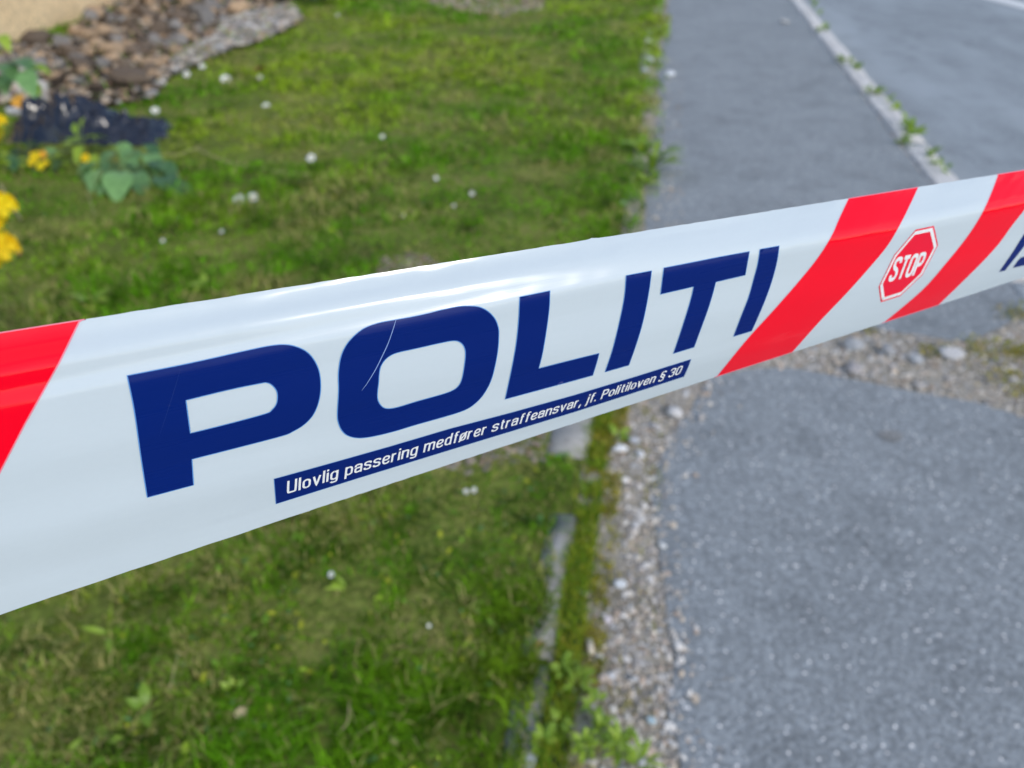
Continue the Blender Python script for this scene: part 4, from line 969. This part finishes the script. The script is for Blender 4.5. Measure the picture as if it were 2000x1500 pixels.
Oout = [(690, 228), (900, 190), (1150, 130), (1300, 98), (1420, 90), (1530, 100), (1620, 145), (1690, 220), (1725, 310), (1730, 400), (1720, 540), (1695, 680), (1660, 820), (1610, 930), (1540, 1030), (1440, 1115), (1330, 1165), (1150, 1220), (900, 1290), (650, 1365), (430, 1415), (300, 1425), (200, 1400), (140, 1345), (105, 1260), (98, 1170), (110, 950), (108, 780), (130, 620), (180, 500), (260, 400), (370, 315), (500, 265)]
Ohole = [(1270, 443), (1340, 460), (1380, 510), (1392, 580), (1380, 700), (1355, 830), (1320, 900), (1260, 945), (1150, 985), (900, 1055), (720, 1110), (620, 1128), (560, 1115), (515, 1060), (503, 990), (515, 870), (527, 740), (555, 670), (610, 610), (700, 565), (900, 520), (1120, 470)]
Lout = [(205, 545), (475, 490), (468, 650), (442, 850), (408, 1050), (375, 1180), (640, 1112), (912, 1045), (890, 1130), (855, 1243), (500, 1340), (75, 1455), (130, 1200), (172, 970), (195, 750)]
I1out = [(1150, 355), (1378, 312), (1352, 510), (1302, 760), (1240, 970), (1175, 1153), (962, 1213), (1030, 1010), (1092, 760), (1135, 540)]
Tout = [(160, 378), (500, 312), (800, 252), (1165, 185), (1115, 465), (770, 545), (735, 680), (680, 860), (600, 1080), (515, 1310), (270, 1385), (350, 1150), (430, 900), (485, 710), (508, 600), (120, 690)]
I2out = [(1285, 160), (1513, 120), (1490, 290), (1440, 490), (1370, 700), (1280, 920), (1190, 1120), (975, 1185), (1060, 960), (1150, 730), (1215, 500), (1260, 330)]
LET = MT['film_blue']; ED = MT['film_edge']
def letter(outer, hole, z, c1, c2, label):
    ps = [tc_(partly(Z(*z, outer), c1))]
    if hole: ps.append(tc_(partly(Z(*z, hole), c2)))
    return decal('letter', ps, LET, 0.9, None, label, 5.0, 9.0, ED, 1.6)
letter(Pout, Phole, z1, {0, 17, 18, 19}, {0, 11}, 'large blue letter P')
lo = letter(Oout, Ohole, z2, set(), set(), 'large blue letter O')
letter(Lout, None, z3, {0, 1, 5, 7, 9, 11}, None, 'large blue letter L')
letter(I1out, None, z3, {0, 1, 5, 6}, None, 'large blue letter I after the L')
letter(Tout, None, z4, {0, 3, 4, 5, 9, 10, 14, 15}, None, 'large blue letter T')
letter(I2out, None, z4, {0, 1, 6, 7}, None, 'large blue last letter I')
decal('letter', [tc_([(1951, 531.5), (1963, 528.5), (1976, 512), (1989, 496), (2000, 481.6), (2030, 440), (2060, 395), (2045, 392), (2020, 425), (2000, 457.6), (1992, 470), (1979, 491), (1966, 510)])], LET, 0.9, None, 'blue letter of the next word cut by the right edge')
decal('text_band', [tc_([(1978, 523.5), (2000, 518.4), (2040, 507), (2090, 492), (2090, 473), (2040, 489), (2000, 501.5), (1994, 502.8), (1988, 509)])], LET, 0.9, None, 'start of the next blue strip at the right edge')
band_px = [(535.2, 935.5), (640, 906.5), (760, 872.5), (880, 837), (1000, 805.5), (1125, 770.8), (1240, 736), (1350, 701.5), (1344, 718), (1335.7, 735.8), (1230, 770), (1125, 803.9), (1000, 842), (880, 878.6), (700, 934), (539, 984.5)]
band = decal('text_band', [tc_(band_px)], LET, 0.9, None, 'narrow dark blue strip under the large letters', 5, 9, ED, 1.1)
# red stripes
def smooth_open(L, k=6):
    out = []; P = [np.array(p) for p in L]; P = [2*P[0]-P[1]]+P+[2*P[-1]-P[-2]]
    for i in range(1, len(P)-2):
        p0, p1, p2, p3 = P[i-1:i+3]
        for j in range(k):
            t = j/k; out.append(tuple(0.5*((2*p1)+(-p0+p2)*t+(2*p0-5*p1+4*p2-p3)*t*t+(-p0+3*p1-3*p2+p3)*t**3)))
    out.append(tuple(P[-2])); return out
def poly_tc(left, right): return [uvp(*p) for p in smooth_open(left)]+[uvp(*p) for p in reversed(smooth_open(right))]
S1r = [(-707+2, 262), (-747, 186), (-806, 90), (-853, 9), (-960, -160), (-1052, -330)]
PINK = MT['film_pink']
decal('red_stripe', [S1r+[(-1312, -330), (-1220, -160), (-1114, 9), (-967, 262)]], MT['film_red'], 0.6, None, 'red stripe at the left edge of the picture', 8, 9, PINK, 2.0, clampv=True)
decal('red_stripe', [[(-1319, 262), (-1465, 9), (-1664, -330), (-1900, -330), (-1725, 9), (-1579, 262)]], MT['film_red'], 0.6, None, None, 8, 9, PINK, 2.0, clampv=True)
s2l = Z(*z5, [(1078, 85), (1068, 105), (1000, 250), (935, 395), (830, 560), (680, 745), (500, 950), (300, 1170), (68, 1455), (40, 1488)])
s2r = Z(*z5, [(1600, -8), (1592, 15), (1530, 150), (1455, 300), (1360, 460), (1220, 630), (1050, 820), (850, 1030), (640, 1265), (610, 1298)])
decal('red_stripe', [poly_tc(s2l, s2r)], MT['film_red'], 0.6, None, 'red stripe between the big word and the stop sign', 6, 9, PINK, 2.2, clampv=True)
s3l = Z((1360, 320), 3.125, [(1852, 40), (1845, 60), (1800, 180), (1740, 310), (1650, 450), (1530, 600), (1380, 770), (1150, 965), (1120, 990)])
s3r = [(2072, 315), (2058, 333), (2030, 370), (2000, 411), (1976, 441.6), (1950.4, 476.8), (1920, 510.4), (1880, 550.4), (1833.6, 595.2), (1820, 609)]
decal('red_stripe', [poly_tc(s3l, s3r)], MT['film_red'], 0.6, None, 'red stripe to the right of the stop sign', 6, 9, PINK, 2.2, clampv=True)
# stop sign print
zs = ((1680, 420), 7.5)
oct_px = Z(*zs, [(815, 215), (1080, 158), (1142, 440), (915, 875), (588, 1187), (303, 1278), (272, 1050), (500, 585)])
octu = np.array(tc_(oct_px)); oc = octu.mean(0)
def shrink(k): return [tuple(oc+(q-oc)*k) for q in octu]
ss = decal('stop_sign', [shrink(1.0)], MT['film_stop'], 0.9, None, 'small red octagon sign printed on the tape', 5, 9)
ss_o = decal('sign_border', [shrink(0.955), shrink(0.86)], MT['film_text'], 1.3, ss, None, 5, 9, base=TO)
ss_o.parent = ss
bl = np.array(tc_([(535.2, 935.5), (539, 984.5), (1350, 701.5), (1335.7, 735.8)]))
bandT = np.array(tc_(band_px[:8])); bandB = np.array(tc_(band_px[9:][::-1]))
ua = uvp(562, 950)[0]; ub = uvp(1330, 722)[0]
def bt(fr):
    def f(t):
        u = ua+(ub-ua)*np.asarray(t); return np.interp(u, bandB[:, 0], bandB[:, 1])*(1-fr)+np.interp(u, bandT[:, 0], bandT[:, 1])*fr
    return f
# STOP: baseline from lower left to upper right inside the octagon
a_bl = np.array(uvp(*Z(*zs, [(418, 975)])[0])); a_br = np.array(uvp(*Z(*zs, [(800, 880)])[0])); a_tl = np.array(uvp(*Z(*zs, [(545, 625)])[0])); a_tr = np.array(uvp(*Z(*zs, [(1020, 530)])[0]))
# condensed grotesque drawn as strokes: cap height 1, x-height .74
def _rr(x0, y0, x1, y1, r=0.17, n=4):
    o = []
    for cx, cy, a0 in ((x1-r, y1-r, 0), (x0+r, y1-r, 90), (x0+r, y0+r, 180), (x1-r, y0+r, 270)):
        for k in range(n+1): a = math.radians(a0+90*k/n); o.append((cx+r*math.cos(a), cy+r*math.sin(a)))
    return o+[o[0]]
_w = 0.34; _b = 0.065; _x = 0.675; _c = 0.935
GL = {
 'o': (_w, [_rr(0, _b, _w, _x)]), 'l': (0, [[(0, 0), (0, 1)]]), 'i': (0, [[(0, 0), (0, .74)], [(0, .86), (0, 1)]]),
 'v': (.36, ['s', [(0, .74), (.18, .0), (.36, .74)]]), 'U': (.42, [[(0, 1), (0, .1), (.06, _b), (.36, _b), (.42, .1), (.42, 1)]]),
 'g': (_w, [_rr(0, _b, _w, _x), [(_w, .74), (_w, -.10), (_w-.05, -.18), (.05, -.18), (0, -.10)]]),
 'p': (_w, [_rr(0, _b, _w, _x), [(0, .74), (0, -.24)]]), 'd': (_w, [_rr(0, _b, _w, _x), [(_w, 0), (_w, 1)]]),
 'a': (_w, [[(0, .50), (0, _x), (_w, _x), (_w, .45), (_w, 0)], [(_w, .42), (.05, .40), (0, .36), (0, _b), (.2, _b), (_w, .14)]]),
 's': (_w, [[(_w, .52), (_w, _x), (0, _x), (0, .42), (_w, .36), (_w, _b), (0, _b), (0, .22)]]),
 'e': (_w, [[(0, .37), (_w, .37), (_w, _x), (0, _x), (0, _b), (_w, _b), (_w, .21)]]),
 'r': (.21, [[(0, 0), (0, .74)], [(0, .5), (.05, .66), (.21, .67)]]), 'n': (_w, [[(0, 0), (0, .74)], [(0, .5), (.06, _x), (_w, _x), (_w, .5), (_w, 0)]]),
 'm': (.6, [[(0, 0), (0, .74)], [(0, .5), (.05, _x), (.3, _x), (.3, .5), (.3, 0)], [(.3, .5), (.35, _x), (.6, _x), (.6, .5), (.6, 0)]]),
 'f': (.22, [[(.26, .94), (.09, .94), (.09, .8), (.09, 0)], [(0, .685), (.22, .685)]]), 't': (.22, [[(.09, .93), (.09, _b), (.24, _b)], [(0, .685), (.23, .685)]]),
 '\u00f8': (_w, [_rr(0, _b, _w, _x), [(-.05, -.03), (_w+.05, .78)]]), ',': (.06, [[(.07, .14), (.0, -.2)]]), '.': (0, [[(0, 0), (0, .14)]]),
 'j': (.04, [[(.04, .74), (.04, -.17), (-.08, -.18)], [(.04, .86), (.04, 1)]]), 'P': (.4, [[(0, 0), (0, 1)], [(0, _c), (.4, _c), (.4, .47), (0, .47)]]),
 '\u00a7': (.34, [[(.34, .80), (.34, .95), (0, .95), (0, .70), (.34, .52), (.34, .30), (.22, .28)], [(.12, .68), (0, .62), (0, .42), (.34, .24), (.34, -.08), (0, -.08), (0, .08)]]),
 '3': (.38, [[(0, .75), (0, _c), (.38, _c), (.38, .54), (.14, .52)], [(.14, .52), (.38, .50), (.38, _b), (0, _b), (0, .25)]]), '0': (.38, [_rr(0, _b, .38, _c)]),
 'S': (.4, [[(.4, .74), (.4, _c), (0, _c), (0, .60), (.4, .42), (.4, _b), (0, _b), (0, .27)]]), 'T': (.44, [[(0, _c), (.44, _c)], [(.22, 0), (.22, 1)]]), 'O': (.4, [_rr(0, _b, .4, _c)]),
}
def chaikin(P, it=3):
    for _ in range(it):
        Q = [P[0]]
        for a, b in zip(P[:-1], P[1:]):
            Q += [(a[0]*.75+b[0]*.25, a[1]*.75+b[1]*.25), (a[0]*.25+b[0]*.75, a[1]*.25+b[1]*.75)]
        P = Q+[P[-1]]
    return P
def stroke_text(name, body, u0, u1, vbase, vcap, parent, lift, mat, th=0.13, gap=0.2, shear=0.0, label=None):
    x = 0; strokes = []
    for ch in body:
        if ch == ' ': x += 0.30; continue
        w, paths = GL[ch]; sharp = 's' in [p for p in paths if isinstance(p, str)]
        for p in paths:
            if isinstance(p, str): continue
            q = p if (len(p) <= 2 or sharp or len(p) > 15) else chaikin(p)
            q2 = []
            for a, b in zip(q[:-1], q[1:]):
                k = max(1, int(math.hypot(b[0]-a[0], b[1]-a[1])/0.12)); q2 += [(a[0]+(b[0]-a[0])*j/k, a[1]+(b[1]-a[1])*j/k) for j in range(k)]
            q2.append(q[-1]); strokes.append(np.array(q2)+np.array((x, 0)))
        x += w+gap
    tot = x-gap; V = []; F = []; Lf = []
    for si, A in enumerate(strokes):
        closed = np.allclose(A[0], A[-1]); n = len(A); Nn = np.zeros((n, 2)); sc_ = np.ones(n)
        for i in range(n):
            a = A[i-1] if i > 0 else (A[-2] if closed else A[0]); b = A[i+1] if i < n-1 else (A[1] if closed else A[-1])
            d1 = A[i]-a; d2 = b-A[i]; n1 = np.linalg.norm(d1); n2 = np.linalg.norm(d2); d1 = d1/n1 if n1 > 1e-9 else d2/max(n2, 1e-9); d2 = d2/n2 if n2 > 1e-9 else d1
            t = d1+d2; t /= max(1e-6, np.linalg.norm(t)); Nn[i] = (-t[1], t[0]); sc_[i] = min(1.6, 1/max(0.5, t.dot(d1)))
        b0 = len(V); V += [tuple(A[i]+Nn[i]*th/2*sc_[i]) for i in range(n)]+[tuple(A[i]-Nn[i]*th/2*sc_[i]) for i in range(n)]
        F += [(b0+i, b0+i+1, b0+n+i+1, b0+n+i) for i in range(n-1)]; Lf += [lift+0.12*(si % 3)]*(2*n)
    co = np.array(V); t = co[:, 0]/tot; vb_ = vbase(t); vc_ = vcap(t)
    Vc = vb_+(vc_-vb_)*co[:, 1]; Uc = u0+(u1-u0)*t+shear*(Vc-vb_)
    return finish(name, surf(Uc, Vc, np.array(Lf)), F, np.stack([Uc, Vc], 1), [mat], None, parent, label, TO)
stroke_text('small_lettering', 'Ulovlig passering medf\u00f8rer straffeansvar, jf. Politiloven \u00a7 30', ua, ub, bt(0.27), bt(0.77), band, 1.4, MT['film_text'], 0.122, 0.215, 0.04, 'white warning sentence printed in the blue strip')
stroke_text('stop_lettering', 'STOP', a_bl[0], a_bl[0]+(a_br[0]-a_bl[0])*1.12, lambda t: a_bl[1]+(a_br[1]-a_bl[1])*np.asarray(t), lambda t: a_tl[1]+(a_tr[1]-a_tl[1])*np.asarray(t), ss, 1.5, MT['film_text'], 0.17, 0.2, (a_tl[0]-a_bl[0])/(a_tl[1]-a_bl[1]), 'white word STOP in the red octagon')
# crease scratched across the letter O
def ribbon(name, px, w, mat, parent, label, lift=1.5):
    A = np.array(tc_(smooth_open(px))); T = np.gradient(A, axis=0); T /= np.linalg.norm(T, axis=1)[:, None]; Nn = np.stack([T[:, 1], -T[:, 0]], 1); n = len(A)
    ww = (np.array([w])*np.sin(np.linspace(0.15, 3.05, n))**0.6)[:, None]
    V2 = np.concatenate([A-Nn*ww/2, A+Nn*ww/2]); F = [(i, i+1, n+i+1, n+i) for i in range(n-1)]
    return finish(name, surf(V2[:, 0], V2[:, 1], np.full(2*n, lift)), F, V2, [mat], None, parent, label, TO)
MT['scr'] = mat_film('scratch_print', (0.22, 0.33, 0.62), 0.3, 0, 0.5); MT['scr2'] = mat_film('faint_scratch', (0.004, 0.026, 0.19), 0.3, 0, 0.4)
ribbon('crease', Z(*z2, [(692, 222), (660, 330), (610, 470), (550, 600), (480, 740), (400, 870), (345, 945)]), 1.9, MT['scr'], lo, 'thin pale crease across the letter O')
ribbon('crease', Z(*z1, [(575, 280), (520, 470), (440, 720), (380, 900)]), 0.9, MT['scr2'], tape, None)
